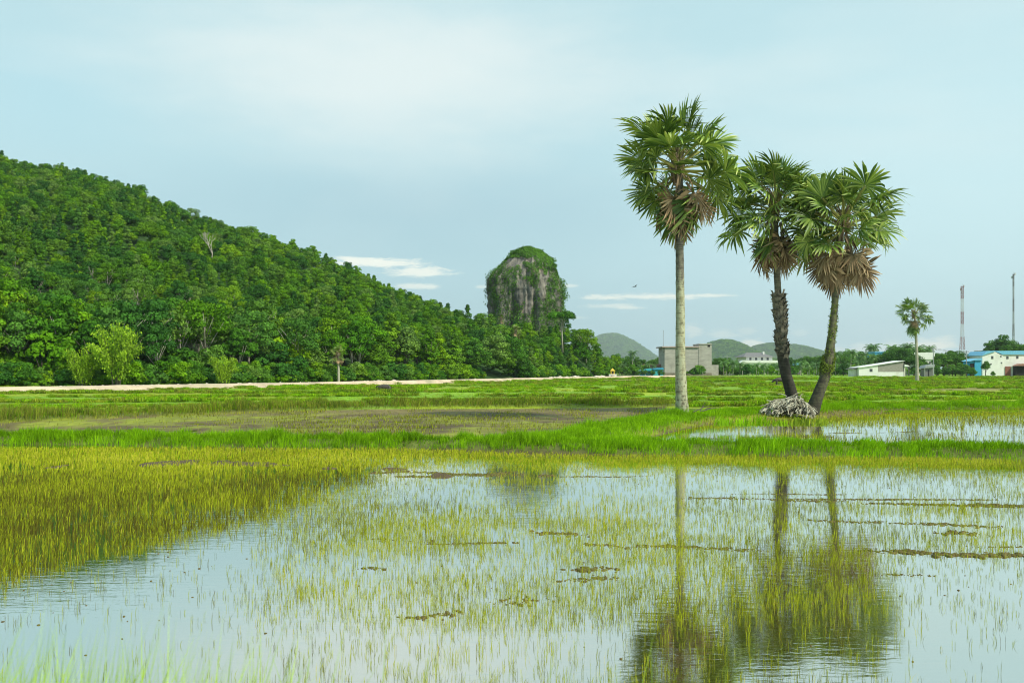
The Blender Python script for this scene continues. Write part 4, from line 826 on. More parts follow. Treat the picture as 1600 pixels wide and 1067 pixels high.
# ragged boots on palm 2
M_boot = solid('leaf_stub', (.21, .185, .14), .9, .5, 5.0)
m = MB(); n2_ = len(c2)
for i in range(260):
    s_ = random.uniform(.28, .60); p = Vector(c2[int(s_ * (n2_ - 1))]); a_ = random.uniform(0, 6.28); r0 = 0.30; L_ = random.uniform(.22, .55); o1 = Vector((math.cos(a_), math.sin(a_), 0)); tg = Vector((-math.sin(a_), math.cos(a_), 0)) * random.uniform(.06, .12)
    sk = Vector((-math.sin(a_), math.cos(a_), 0)) * random.uniform(-.18, .18)
    q0 = p + o1 * (r0 - .05); q1 = q0 + Vector((0, 0, L_)) + o1 * random.uniform(.08, .2) + sk; q2 = q1 + o1 * random.uniform(.05, .2) + Vector((0, 0, -.05 + .1 * random.random())) + sk * .4
    m.add([q0 - tg * 1.6, q0 + tg * 1.6, q1 + tg, q1 - tg, q2 + tg * .3, q2 - tg * .3, q1 - o1 * .05], [(0, 1, 2, 3), (3, 2, 4, 5), (0, 6, 1), (3, 6, 0), (1, 6, 2)])
setp(m.build('leaf_stubs', M_boot, pe2), kind='stuff')
# ferns and moss on palm 3
M_fern = leafy('fern_leaves', [(.13, .17, .03)]); n = 2600; s_ = RN.uniform(.20, .62, n) ** 1.0; s_ = np.where(RN.rand(n) < .45, RN.normal(.30, .035, n), s_); kk = np.clip(s_, .12, .66); pc = c3[(kk * (len(c3) - 1)).astype(int)]
a_ = RN.uniform(0, 6.28, n); rr = .30 - .16 * kk + RN.uniform(-.02, .07, n) + .08 * np.exp(-((kk - .30) / .05) ** 2); c = pc + np.stack([np.cos(a_) * rr, np.sin(a_) * rr, RN.normal(0, .1, n)], 1)
keepf = fbm(kk * 22, a_ * 1.2, 3, 77) > .46; c = c[keepf]; n = len(c); nn = RN.normal(size=(n, 3)); nn /= np.linalg.norm(nn, axis=1)[:, None]; a = np.cross(nn, RN.normal(size=(n, 3))); a /= np.linalg.norm(a, axis=1)[:, None]; b = np.cross(nn, a); s = RN.uniform(.03, .09, n)[:, None]
V2 = np.stack([c - a * s, c - b * s * .5, c + a * s, c + b * s * .5], 1).reshape(-1, 3); setp(link('ferns', mesh_np('ferns', V2, np.arange(n * 4).reshape(-1, 4), M_fern, {'tint': np.repeat(RN.uniform(.1, .9, n), 4)}), pe3), kind='stuff')
# roots and twigs at palm 1
m = MB()
for i in range(26):
    a_ = random.uniform(0, 6.28); m.tube([(math.cos(a_) * .3, math.sin(a_) * .3, .22), (math.cos(a_) * .42, math.sin(a_) * .42, .05), (math.cos(a_) * .52, math.sin(a_) * .52, -.15)], [.04, .035, .02], 5)
m.build('roots', M_bark, pe1)
m = MB()
for (a0, a1) in (((.55, -.3, .25), (1.5, -.4, .62)), ((.9, -.35, .28), (1.15, -.4, .75)), ((1.0, -.3, .3), (1.9, -.5, .5)), ((1.2, -.3, .42), (1.6, -.3, .42))): m.tube([a0, tuple((x_ + y_) / 2 + .04 for x_, y_ in zip(a0, a1)), a1], [.03, .02, .008], 5)
o = m.build('dead_branch', M_bark, None); o.location = (pe1.location[0] - .1, pe1.location[1], pe1.location[2]); setp(o, 'dark forked dead branch lying in grass beside the tallest palm', 'branch')
# far palms: one in the open field, others inside the forest edge
palm('small distant sugar palm standing alone in the open rice field', [(1433, 598, 0), (1433, 575, 0), (1432, 545, 0), (1431, 515, 0), (1429, 490, 0)], [6.5, 4.6, 4.2, 3.6, 3.2], 205, (1428, 490), 3.9, 22, 5, solid('grey_palm_trunk', (.34, .32, .26), .9, .25, 2.0), 31, up_bias=4, extra=[(180, 12, 'g', .2), (0, 5, 'g', .3), (10, -20, 'g', -.4), (-60, -60, 'h', -1.4), (190, -60, 'h', -1.4), (-100, -70, 'h', -1.6), (-140, -75, 'd', -1.6)])
MTp = solid('pale_palm_trunk', (.40, .38, .30), .9, .2, 2.0)
palm('sugar palm with pale trunk rising from bushes below the rock', [(806, 556, 0), (806, 540, 0), (806, 515, 0)], [2.2, 2, 1.8], 268, (806, 516), 1.9, 16, 6, MTp, 33)
palm('small yellowish sugar palm against the lower left of the rock', [(783, 520, 0), (783, 508, 0), (783, 497, 0)], [2.2, 2, 1.8], 300, (783, 498), 1.6, 14, 5, MTp, 34)
palm('sugar palm with a pale trunk at the forest edge', [(529, 598, 0), (529, 575, 0), (528, 552, 0)], [4, 3.4, 3], 170, (528, 552), 1.7, 16, 7, MTp, 35)

# ------------------------------------------------------------------ heap of dry palm stalks
M_stalk = leafy('dry_stalk_fibre', [(.15, .125, .09), (.34, .31, .25), (.21, .185, .14), (.40, .37, .31), (.17, .15, .12)], .85, trans=.0); stalks = []
for k_ in range(6):
    rs = random.Random(90 + k_); m = MB(); L_ = rs.uniform(.38, .62); n = 5; vs = []; fs = []
    for i in range(n):
        s_ = i / (n - 1); w_ = .055 * (1 - .55 * s_) + .02 * (s_ > .9); zq = .10 * math.sin(s_ * 2.2) * rs.uniform(.8, 1.2); vs += [(L_ * s_, -w_, zq), (L_ * s_, 0, zq + .028), (L_ * s_, w_, zq), (L_ * s_, 0, zq - .012)]
    for i in range(n - 1):
        for j in range(4): a_ = i * 4 + j; b_ = i * 4 + (j + 1) % 4; fs.append((a_, b_, b_ + 4, a_ + 4))
    fs += [(3, 2, 1, 0), tuple((n - 1) * 4 + j for j in range(4))]; m.add(vs, fs); me = m.mesh('dry_stalk', M_stalk); at_ = me.attributes.new('tint', 'FLOAT', 'POINT'); at_.data.foreach_set('value', np.clip(RN.normal(.5, .12, len(me.vertices)), 0, 1).astype(np.float32)); stalks.append(me)
hx0, hy0, _ = P(1236, 640, 54.0); heap = empty('stalk_heap', (hx0, hy0, .22)); setp(heap, 'rounded heap of grey dry palm stalks between the two leaning palms', 'heap')
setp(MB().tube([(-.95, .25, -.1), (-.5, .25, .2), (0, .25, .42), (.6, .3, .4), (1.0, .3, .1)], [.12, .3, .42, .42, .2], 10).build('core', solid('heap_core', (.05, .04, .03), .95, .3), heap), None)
for i in range(250):
    u = random.uniform(-1, 1); vq = random.random() ** .8; x = u * 1.28 - .08; hgt = (.88 + .10 * math.sin(u * 5)) * math.sqrt(max(0, 1 - (abs(u + .0)) ** 2.2)) + .05; ph = math.pi * .5 * vq; yq = -.62 * math.cos(ph) * math.sqrt(max(.05, 1 - u * u)) + random.uniform(-.05, .05); zq = hgt * math.sin(ph) + random.uniform(-.03, .04)
    o = link('dry_stalk', random.choice(stalks), heap); o.location = (x, yq, max(zq, .02))
    a_ = math.pi + math.atan2(.5 + zq * .2, -(u) * .9 + random.gauss(.55, .35)) ; dirx = random.gauss(-.55 + .2 * u, .38); o.rotation_euler = Vector((dirx, -.35 - .5 * (1 - vq), -.55 + random.gauss(0, .25))).to_track_quat('X', 'Z').to_euler()
    o.rotation_euler.rotate_axis('X', random.uniform(-.8, .8)); s_ = random.uniform(.7, 1.15); o.scale = (s_, s_, s_)
for (x, y_, z_, rz_, L2) in ((-1.25, -.55, .03, .05, 1.7), (.1, 0, 1.0, .5, 1.2), (-.2, .1, .98, 2.8, 1.1), (.5, .1, .95, .9, 1.1)):
    o = link('dry_stalk', stalks[0], heap); o.location = (x, y_, z_); o.rotation_euler = (0, -.12, rz_); o.scale = (L2, .9, .9)

# ------------------------------------------------------------------ buildings
def box_part(name, mat, par, x0, x1, y0, y1, z0, z1): return MB().box(x0, x1, y0, y1, z0, z1).build(name, mat, par)
M_conc, t, out = new_mat('block_wall'); tc_ = t.node('ShaderNodeTexCoord').outputs['Object']
br = t.node('ShaderNodeTexBrick'); t.l.new(t.mapping(tc_, (1, 1, 1), rot=(R(90), 0, 0)), br.inputs[0]); br.inputs['Scale'].default_value = 1.0; br.inputs['Brick Width'].default_value = .8; br.inputs['Row Height'].default_value = .38; br.inputs['Mortar Size'].default_value = .035
br.inputs['Color1'].default_value = (.38, .365, .315, 1); br.inputs['Color2'].default_value = (.45, .43, .375, 1); br.inputs['Mortar'].default_value = (.50, .48, .42, 1)
nz = t.noise(t.mapping(tc_, (.25, .25, 1.1)), 1.0, 6, .65); c = t.mix(1.0, br.outputs[0], t.ramp(nz, [(.3, .72), (.7, 1.12)]), 'MULTIPLY'); c = t.mix(t.ramp(t.noise(t.mapping(tc_, (.6, .6, .12)), 1, 5, .6), [(.55, 0.0), (.75, .4)]), c, (.17, .16, .13, 1))
pb = t.node('ShaderNodeBsdfPrincipled'); t.put(pb.inputs['Base Color'], c); pb.inputs['Roughness'].default_value = .95; t.l.new(pb.outputs[0], out.inputs[0])
M_roofred = solid('red_roof', (.32, .17, .13), .8, .2, 1.0); M_white = solid('white_wall', (.74, .74, .70), .8, .07, .4, dirt=(.55, .53, .47)); M_blue = solid('blue_sheet', (.05, .34, .55), .5, .15, 1.5, stretch=(3, 1, .3)); M_teal = solid('teal_sheet', (.06, .42, .46), .5, .15, 1.5)
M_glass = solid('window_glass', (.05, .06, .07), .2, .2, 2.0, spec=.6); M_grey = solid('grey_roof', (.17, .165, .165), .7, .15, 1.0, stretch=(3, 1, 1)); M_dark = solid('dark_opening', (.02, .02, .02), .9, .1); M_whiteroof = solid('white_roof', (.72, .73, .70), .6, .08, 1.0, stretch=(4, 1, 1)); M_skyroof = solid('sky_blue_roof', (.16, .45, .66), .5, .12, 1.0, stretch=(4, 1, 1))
M_brickg = solid('grey_brick_wall', (.30, .28, .25), .95, .25, 1.2, stretch=(1, 1, 5)); M_metal = solid('metal', (.35, .36, .37), .5, .2, 2.0, metal=.4); M_orange = solid('pink_ledge', (.42, .33, .30), .8, .1)
class Bld:
    """building frame: local X in metres from a photo column at distance D"""
    def __init__(s, name, label, cat, px, D, base=.15, rz=0.0): s.D = D; s.px = px; s.base = base; s.e = empty(name, ((px - 800) * D / F, D, base), rz); setp(s.e, label, cat)
    def X(s, px): return (px - s.px) * s.D / F
    def Z(s, py): return HC + (YH - py) * s.D / F - s.base
    def box(s, name, mat, a, b, top, bot, y0=0, y1=8, par=None): return box_part(name, mat, par or s.e, s.X(a), s.X(b), y0, y1, max(s.Z(bot), -.3), s.Z(top))
    def prism(s, name, mat, poly, y0, y1, par=None): return MB().prism([(s.X(a), s.Z(b)) for a, b in poly], y0, y1).build(name, mat, par or s.e)
    def window(s, a, b, top, bot, y=-.04, mat=None):
        f_ = MB(); xa, xb, za, zb = s.X(a), s.X(b), s.Z(bot), s.Z(top); g = .07
        f_.box(xa - g, xa, y, y + .1, za - g, zb + g).box(xb, xb + g, y, y + .1, za - g, zb + g).box(xa, xb, y, y + .1, zb, zb + g).box(xa, xb, y, y + .1, za - g, za).box((xa + xb) / 2 - .03, (xa + xb) / 2 + .03, y, y + .09, za, zb)
        fr = f_.build('window', M_grey if mat is None else mat, s.e); MB().box(xa, xb, y + .03, y + .05, za, zb).build('pane', M_glass, fr)
b = Bld('concrete_building', 'unfinished windowless grey concrete-block building behind the tallest palm', 'building', 1038, 385)
b.box('wall', M_conc, 1038.5, 1092, 543, 590, 0, 16); b.box('roof_slab', M_orange, 1034.5, 1092, 541, 543, -.5, 16.4)
b.box('stair_tower', M_conc, 1092, 1112, 538.5, 590, -.15, 12); b.box('tower_cap', M_conc, 1091.5, 1112.4, 537, 538.5, -.35, 12.2)
op = b.box('opening', M_dark, 1105.5, 1109.5, 538.8, 542, -.2, -.155); b.box('annex', M_conc, 1112, 1123, 570, 590, .3, 10)
b.box('plinth', solid('stained_plinth', (.22, .20, .15), .95, .4, 1.5), 1038.2, 1111.8, 582.5, 590, -.28, -.16)
for py_ in (551, 560, 570): b.box('floor_band', M_conc, 1038.6, 1091.9, py_, py_ + .9, -.06, -.005)
b.box('ledge', M_conc, 1036, 1038.5, 545, 549, .5, 3)
b = Bld('red_roofed_house', 'low pale house with a faded red roof left of the concrete building', 'house', 1020, 395); b.box('wall', M_white, 1006, 1036, 573, 590, 0, 8); b.prism('roof', M_roofred, [(1003, 573.2), (1039, 573.2), (1037, 569), (1005, 569)], -.6, 8.4); b.window(1012, 1014, 576, 580); b.window(1024, 1026, 576, 580)
b = Bld('teal_shed', 'open shed with bright teal roof sheets and walls left of the concrete building', 'shed', 1010, 375); b.prism('roof', M_teal, [(998, 579), (1016, 575.5), (1018, 576.2), (1019, 579.5)], -1, 4); b.box('wall', M_blue, 1000, 1016, 579.6, 590, 0, 3.8)
for a_ in (999, 1008, 1017): b.box('post', M_white, a_, a_ + .5, 579.4, 590, -.9, -.75)
b = Bld('teal_hut', 'small turquoise walled hut touching the concrete building', 'hut', 1028, 372); b.box('wall', M_teal, 1021, 1036, 577, 590, 0, 4); b.prism('roof', M_blue, [(1020, 577.1), (1037, 577.1), (1036, 574.5), (1021, 575.5)], -.5, 4.4); b.box('door', M_dark, 1029, 1031, 580, 590, -.05, -.005)
b = Bld('villa', 'large white villa with a dark grey hipped roof behind coconut palms', 'house', 1185, 520)
b.box('wall', M_white, 1166, 1207, 557, 590, 0, 20); b.box('lower_wing', M_white, 1155, 1216, 567, 590, -4, -.1); b.prism('lower_roof', M_whiteroof, [(1153, 567), (1217, 567), (1212, 563), (1158, 563)], -4.6, -.12)
hx1, hx2, hz1, hz2 = b.X(1161), b.X(1210), b.Z(557.8), b.Z(550.5); MB().add([(hx1, -1.2, hz1), (hx2, -1.2, hz1), (hx2, 21, hz1), (hx1, 21, hz1), (b.X(1173), 10, hz2), (b.X(1197), 10, hz2)], [(0, 1, 5, 4), (1, 2, 5), (2, 3, 4, 5), (3, 0, 4), (3, 2, 1, 0)]).build('roof', M_grey, b.e); b.box('chimney', M_white, 1196.5, 1199, 549, 556, 6, 7.5)
for a_ in (1171, 1180, 1189, 1198): b.window(a_, a_ + 3, 559, 562.5)
b = Bld('blue_roofed_house', 'small house with a blue roof half hidden right of the villa', 'house', 1245, 430); b.prism('roof', M_skyroof, [(1238, 571), (1254, 571), (1251, 567), (1240, 567.5)], 0, 7); b.box('wall', M_grey, 1240, 1252, 571.2, 590, .4, 6.5)
b = Bld('gabled_hut', 'small white gabled hut among the coconut palms', 'hut', 1148, 400); b.prism('wall', M_white, [(1142, 590), (1153, 590), (1153, 577), (1146, 571.5), (1142, 574)], 0, 5); b.prism('roof', M_whiteroof, [(1140, 574.5), (1146, 570), (1155, 577.5), (1155, 579), (1146, 571.4), (1140, 575.8)], -.4, 5.4)
b = Bld('blue_building', 'bright blue-clad top of a building showing above the trees', 'building', 1378, 420); b.prism('wall', M_blue, [(1367, 590), (1390, 590), (1390, 553), (1385, 550), (1367, 551)], 0, 10); b.box('cornice', M_skyroof, 1366.6, 1386, 549.4, 551, -.2, 9)
b.window(1371, 1374, 555, 559); b.window(1380, 1383, 555, 559)
b = Bld('low_shed', 'long low white shed with a slanting roof and grey brick wall panel', 'shed', 1375, 335)
b.prism('wall', M_white, [(1342, 590), (1371.8, 590), (1371.8, 571), (1358, 573), (1342, 574.5)], 0, 9); b.prism('brick_panel', M_brickg, [(1372, 580.8), (1412, 580.8), (1412, 565), (1372, 571)], .05, 9); b.box('footing', M_white, 1372, 1412, 581, 590, 0, 9)
b.prism('roof', M_whiteroof, [(1341, 574.6), (1358, 572.6), (1412.6, 564), (1412.6, 563.3), (1358, 571.6), (1341, 573.6)], -.4, 9.4); b.box('corner_post', M_dark, 1412, 1412.7, 564.6, 590, -.02, .3)
b.window(1359, 1363, 576.5, 580.5); b.box('lean_to', M_white, 1336, 1341.5, 577, 590, 2, 7); b.prism('lean_to_roof', M_grey, [(1333.5, 577), (1341.8, 575.2), (1341.8, 574.6), (1333.5, 576.2)], 1, 8)
b.box('porch_wall', M_white, 1413, 1420, 573, 590, 3, 8.5); b.prism('porch_roof', M_whiteroof, [(1412.8, 572.8), (1420.6, 572.8), (1420, 571), (1413, 569)], -.3, 8.8)
for a_ in (1415.4, 1419.4): b.box('post', M_grey, a_, a_ + .4, 572.9, 590, -.2, .0)
b = Bld('white_hall', 'big white hall with a bright pale metal roof behind the lone palm', 'building', 1440, 400); b.prism('roof', M_whiteroof, [(1418, 551), (1460, 550.5), (1460.5, 561.5), (1422, 561.5)], -.3, .0); b.box('wall', M_white, 1432, 1458, 561.7, 590, .1, 14); b.box('parapet', M_white, 1420, 1459, 551.5, 561.5, .05, 14)
b.window(1447, 1449, 565, 568.5); b.window(1452, 1454, 565, 568.5)
b = Bld('tin_hut', 'small tin-roofed hut right of the lone distant palm', 'hut', 1453, 330); b.prism('roof', M_metal, [(1443, 575.2), (1446, 571.2), (1460, 569.5), (1458.5, 574.2)], -.6, 4); b.box('wall', M_grey, 1446, 1458, 575.4, 590, .1, 3.8); b.box('door', M_dark, 1450, 1452, 577.5, 590, .04, .09)
for a_ in (1444, 1458): b.box('post', M_white, a_, a_ + .35, 574.8, 590, -.5, -.38)
b = Bld('blue_shed', 'small bright blue sheet-metal shed beside the white building', 'shed', 1524, 345); b.box('wall', M_blue, 1523, 1533.3, 563, 590, 0, 6); b.prism('roof', M_skyroof, [(1514.5, 564.5), (1525, 560.3), (1534, 559.8), (1534, 562.6), (1524, 562.8)], -.5, 6.5); b.box('side_wall', M_blue, 1516, 1522.9, 564.6, 574, .4, 5.5); b.box('opening', M_dark, 1516.3, 1522.6, 568, 590, .3, .39)
b = Bld('blue_roofed_building', 'long white two-storey building with a light blue roof at the right edge', 'building', 1570, 350)
b.prism('gable_wall', M_white, [(1535, 590), (1567, 590), (1567, 556), (1554, 549.2), (1535, 555)], 0, 12); b.box('wall', M_white, 1567.1, 1625, 554, 590, .6, 11.5)
b.prism('roof', M_skyroof, [(1554, 548.2), (1628, 547.6), (1628, 553.9), (1567.5, 553.9)], .2, 12.5); b.prism('gable_roof', M_skyroof, [(1534, 555.5), (1541, 548.8), (1554, 548.0), (1554.3, 549.0), (1535.5, 554.9)], -.4, 12.2)
for (a_, c_) in ((1549, 556.5), (1574, 556.5), (1589.5, 556)): b.window(a_, a_ + 2.8, c_, c_ + 4, y=-.08 if a_ < 1560 else .52)
for (a_, c_) in ((1547.5, 568), (1563, 556), (1564, 566)): b.window(a_, a_ + 1.6, c_, c_ + 1.6, y=-.08)
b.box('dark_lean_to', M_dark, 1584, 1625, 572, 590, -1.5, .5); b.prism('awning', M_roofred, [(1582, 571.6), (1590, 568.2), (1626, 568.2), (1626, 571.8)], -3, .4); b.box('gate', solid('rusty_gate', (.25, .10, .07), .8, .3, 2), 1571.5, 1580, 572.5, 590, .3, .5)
b = Bld('beige_house', 'beige house with a terrace behind the blue-roofed building', 'house', 1532, 420); M_beige = solid('beige_wall', (.50, .42, .33), .85, .12, .6); b.box('wall', M_beige, 1527, 1541, 553, 590, 0, 8); b.box('terrace_wall', M_beige, 1526, 1534, 550.5, 552.6, -.5, 0); b.box('roof_box', M_beige, 1532, 1538, 547.6, 553, 2, 6)
# shrine and rubbish
sx, sy, sz_ = G(957.5, 587.5, .3); e = empty('shrine', (sx, sy, .3)); setp(e, 'little yellow and white roadside shrine on the sandy road', 'shrine'); M_yel = solid('yellow_paint', (.62, .45, .06), .7, .1)
k_ = sy / F; box_part('base', M_white, e, -6 * k_, 6 * k_, 0, 2, 0, 3 * k_); box_part('steps', M_orange, e, -2 * k_, 2 * k_, -1.2, -.01, 0, 1.6 * k_); box_part('body', M_yel, e, -3.2 * k_, 3.2 * k_, .2, 1.8, 3 * k_, 8 * k_); box_part('niche', M_dark, e, -1.4 * k_, 1.4 * k_, .14, .19, 3.6 * k_, 7 * k_)
MB().add([(-4 * k_, 0, 8 * k_), (4 * k_, 0, 8 * k_), (4 * k_, 2, 8 * k_), (-4 * k_, 2, 8 * k_), (0, 1, 12.5 * k_)], [(0, 1, 4), (1, 2, 4), (2, 3, 4), (3, 0, 4), (3, 2, 1, 0)]).build('roof', M_yel, e)
gx, gy, _ = G(826, 589.5, .3); gy = 262; gx = (826 - 800) * gy / F; e = empty('rubbish_heap', (gx, gy, .25)); setp(e, 'low heap of white debris and a teal sheet before the forest', 'heap'); k_ = gy / F
for i in range(22):
    u = random.uniform(-17, 18); m = MB(); s_ = random.uniform(.6, 2.6) * k_; h_2 = random.uniform(.6, 2.4) * k_ * (1 - abs(u) / 26); m.add([(-s_, -s_ * .6, 0), (s_, -s_ * .5, 0), (s_ * .8, s_, 0), (-s_ * .9, s_, 0), (-s_ * .5, -s_ * .3, h_2), (s_ * .6, -s_ * .3, h_2 * .8), (s_ * .4, s_ * .5, h_2), (-s_ * .5, s_ * .6, h_2 * .7)], [(3, 2, 1, 0), (4, 5, 6, 7), (0, 1, 5, 4), (1, 2, 6, 5), (2, 3, 7, 6), (3, 0, 4, 7)])
    m.build('debris', M_white, e, loc=(u * k_, random.uniform(-.6, .6), random.uniform(0, 1) * k_), rot=(0, random.uniform(-.2, .2), random.uniform(0, 3)))
MB().add([(-6 * k_, -.9, 0), (5 * k_, -1.0, .1), (4 * k_, .2, 2.0 * k_), (-5 * k_, .3, 1.4 * k_), (-1 * k_, -.5, 1.4 * k_)], [(0, 1, 4), (1, 2, 4), (2, 3, 4), (3, 0, 4)]).build('teal_sheet', M_teal, e)

# towers and poles
M_red = solid('red_paint', (.26, .10, .08), .6, .15, 2.0); M_wp = solid('white_paint', (.55, .56, .57), .6, .08, 2.0)
def lattice(label, px, top, bot, D, wt, wb, nb, panels=True, slim=False, cols=None):
    e = empty('radio_mast', ((px - 800) * D / F, D, 0)); setp(e, label, 'mast'); z1 = HC + (YH - top) * D / F; k_ = D / F
    for i in range(nb):
        a0, a1 = i / nb, (i + 1) / nb; m = MB(); zl, zu = z1 * a0, z1 * a1; wl, wu = (wb + (wt - wb) * min(1, a0 * 1.8)) * k_ / 2, (wb + (wt - wb) * min(1, a1 * 1.8)) * k_ / 2; r_ = .085 * D / 420 * (1.0 if not slim else .9)
        cs = [(-1, -1), (1, -1), (1, 1), (-1, 1)]; ns_ = 3
        for cx, cy in cs: m.tube([(cx * wl, cy * wl, zl), (cx * wu, cy * wu, zu)], r_, 4)
        for s_ in range(ns_):
            f0, f1 = s_ / ns_, (s_ + 1) / ns_; za, zb = zl + (zu - zl) * f0, zl + (zu - zl) * f1; wa, wb_ = wl + (wu - wl) * f0, wl + (wu - wl) * f1
            for j in range(4):
                c0, c1_ = cs[j], cs[(j + 1) % 4]; m.tube([(c0[0] * wa, c0[1] * wa, za), (c1_[0] * wb_, c1_[1] * wb_, zb)], r_ * .38, 3); m.tube([(c1_[0] * wa, c1_[1] * wa, za), (c0[0] * wb_, c0[1] * wb_, zb)], r_ * .38, 3); m.tube([(c0[0] * wa, c0[1] * wa, za), (c1_[0] * wa, c1_[1] * wa, za)], r_ * .3, 3)
        m.build('mast_section', (cols or (M_red, M_wp))[i % 2], e)
    if panels:
        for i in range(9):
            a_ = i * 2.1; zz_ = z1 - (2 + (i % 3) * 5) * k_; rr_ = (1.4 + .6 * (i % 2)) * k_; MB().box(-.16, .16, -.09, .09, 0, 3.6 * k_).build('antenna_panel', M_wp if i % 2 else M_metal, e, loc=(math.cos(a_) * rr_ * 1.5, math.sin(a_) * rr_ * 1.5, zz_), rot=(0, 0, a_))
    MB().tube([(0, 0, z1), (0, 0, z1 + 3.5 * k_)], .05, 4).build('tip_rod', M_metal, e); return e
lattice('red and white lattice radio mast with antenna panels above the village', 1503.5, 447, 580, 430, 3.0, 8.5, 7)
lattice('slender dark grey radio mast at the right edge of the photo', 1583.5, 428, 560, 520, 1.5, 3.5, 8, slim=True, cols=(M_metal, M_grey))
e = empty('antenna_pole', ((1036.5 - 800) * 400 / F, 400, 0)); setp(e, 'thin antenna pole rising behind the left corner of the concrete building', 'pole'); zt = HC + (YH - 516) * 400 / F; MB().tube([(0, 0, 0), (0, 0, zt)], [.14, .06], 6).build('pole', M_metal, e)
for q_ in (.2, 1.2, 2.2): MB().box(-.22, .22, -.03, .03, zt - q_ - .08, zt - q_).build('antenna_bar', M_metal, e)
poles = []
for (px_, top_, D_, lab) in ((1458.5, 543, 340, 'grey concrete utility pole standing by the white hall'), (1510, 548, 345, 'utility pole among trees below the red and white mast'), (1136, 556, 400, 'thin utility pole between the concrete building and the villa')):
    e = empty('utility_pole', ((px_ - 800) * D_ / F, D_, 0)); setp(e, lab, 'pole', 'village utility poles'); zt = HC + (YH - top_) * D_ / F; MB().tube([(0, 0, 0), (0, 0, zt)], [.22, .14], 7).build('shaft', M_metal, e); MB().box(-1.0, 1.0, -.06, .06, zt - .5, zt - .36).build('crossarm', M_metal, e); poles.append((e, zt))
    for q_ in (-.85, 0, .85): MB().tube([(q_, 0, zt - .36), (q_, 0, zt - .16)], .05, 5).build('insulator', M_wp, e)
pA, pB = poles[0], poles[1]
for q_, lab in ((-.85, 'upper'), (.85, 'lower')):
    m = MB(); a_ = Vector(pA[0].location) + Vector((q_, 0, pA[1] - .2)); b_ = Vector(pB[0].location) + Vector((q_, 0, pB[1] - .2)); m.tube([a_ + (b_ - a_) * s_ - Vector((0, 0, 4 * .5 * s_ * (1 - s_))) for s_ in np.linspace(0, 1, 8)], .035, 4); setp(m.build('power_cable', M_dark), f'thin {lab} cable strung from the pole by the white hall', 'cable')
# fence posts below the coconut palms
pm = MB().tube([(0, 0, 0), (.02, 0, 1.5)], [.11, .09], 6).mesh('fence_post', M_palebark)
for px_ in (1098, 1134, 1141, 1160, 1171, 1186, 1200, 1251, 1262, 1271, 1279, 1286):
    o = link('fence_post', pm, loc=((px_ - 800) * 365 / F, 365 + random.uniform(-1, 1), .1)); o.scale = (1, 1, random.uniform(.8, 1.4)); setp(o, 'pale wooden post at the far edge of the field before the coconut palms', 'post', 'posts at the far field edge')

# ------------------------------------------------------------------ coconut palms and village trees
def coco_mesh(seed, H=9.0, nf=17, L_=3.6):
    rs = np.random.RandomState(seed); V = []; T = []
    for i in range(nf):
        q_ = i / nf; a_ = i * 2.4 + rs.uniform(-.3, .3); e0 = R(80 - 95 * q_); L2 = L_ * rs.uniform(.85, 1.1); n = 9; p = np.array([0, 0, H]); el_ = e0; pts_ = [p.copy()]
        for j in range(n): p = p + np.array([math.cos(a_) * math.cos(el_), math.sin(a_) * math.cos(el_), math.sin(el_)]) * L2 / n; el_ -= R(11 + 5 * q_); pts_.append(p.copy())
        pts_ = np.array(pts_); side = np.array([-math.sin(a_), math.cos(a_), 0]); t0 = rs.uniform(.3, .7)
        for j in range(1, n + 1):
            for sg in (-1, 1):
                for h2 in (0, .5):
                    b = pts_[j - 1] * (1 - h2) + pts_[j] * h2; ll = (.95 * math.sin(min(1, j / n + .12) * math.pi * .85) + .25) * rs.uniform(.8, 1.1); tip = b + side * sg * ll * .75 + (pts_[j] - pts_[j - 1]) * .8 - np.array([0, 0, ll * rs.uniform(.35, .75)]); w2 = (pts_[j] - pts_[j - 1]) * .42
                    V += [b, b + w2, tip + w2 * .2, tip]; T += [t0 + rs.normal(0, .1)] * 4
        for j in range(n): u_ = side * .045; V += [pts_[j] - u_, pts_[j] + u_, pts_[j + 1] + u_ * .6, pts_[j + 1] - u_ * .6]; T += [.8] * 4
    V = np.array(V); return mesh_np('coconut_crown', V, np.arange(len(V)).reshape(-1, 4), M_coco, {'tint': np.clip(T, 0, 1)})
cocos = [(coco_mesh(200 + k_, H_, nf_), MB().tube([(0, 0, -.2), (lx * .5, 0, H_ * .4), (lx * .3, 0, H_ * .75), (0, 0, H_)], [.22, .15, .13, .11], 7).mesh('trunk', M_palebark, True)) for k_, (H_, nf_, lx) in enumerate(((8.5, 17, .8), (5.0, 15, -.3), (10.5, 18, -1.0)))]
LM = [(957, 'the yellow shrine'), (985, 'the pale coconut trunk near the forest'), (1010, 'the teal shed'), (1037, 'the antenna pole'), (1120, 'the concrete annex'), (1148, 'the gabled hut'), (1170, 'the villa left end'), (1200, 'the villa right end'), (1225, 'the middle leaning trunk'), (1247, 'the blue-roofed house'), (1275, 'the pale field posts'), (1297, 'the right leaning trunk'),
      (1318, 'the grove left end'), (1340, 'the low shed left end'), (1360, 'the low shed window'), (1378, 'the bright blue building'), (1395, 'the brick panel'), (1416, 'the shed porch'), (1433, 'the lone distant palm'), (1446, 'the white hall'), (1459, 'the concrete utility pole'), (1482, 'the gap left of the red mast'), (1503, 'the red and white mast'), (1517, 'the blue shed awning'), (1535, 'the beige house'), (1554, 'the white gable'), (1572, 'the rusty gate'), (1584, 'the dark mast'), (1610, 'the right edge of the photo')]
def where(px_):
    q, nm = min((abs(px_ - a_), (a_, b_)) for a_, b_ in LM)[1]
    return ('just left of ' if px_ < q - 3 else 'just right of ' if px_ > q + 3 else 'directly at ') + nm
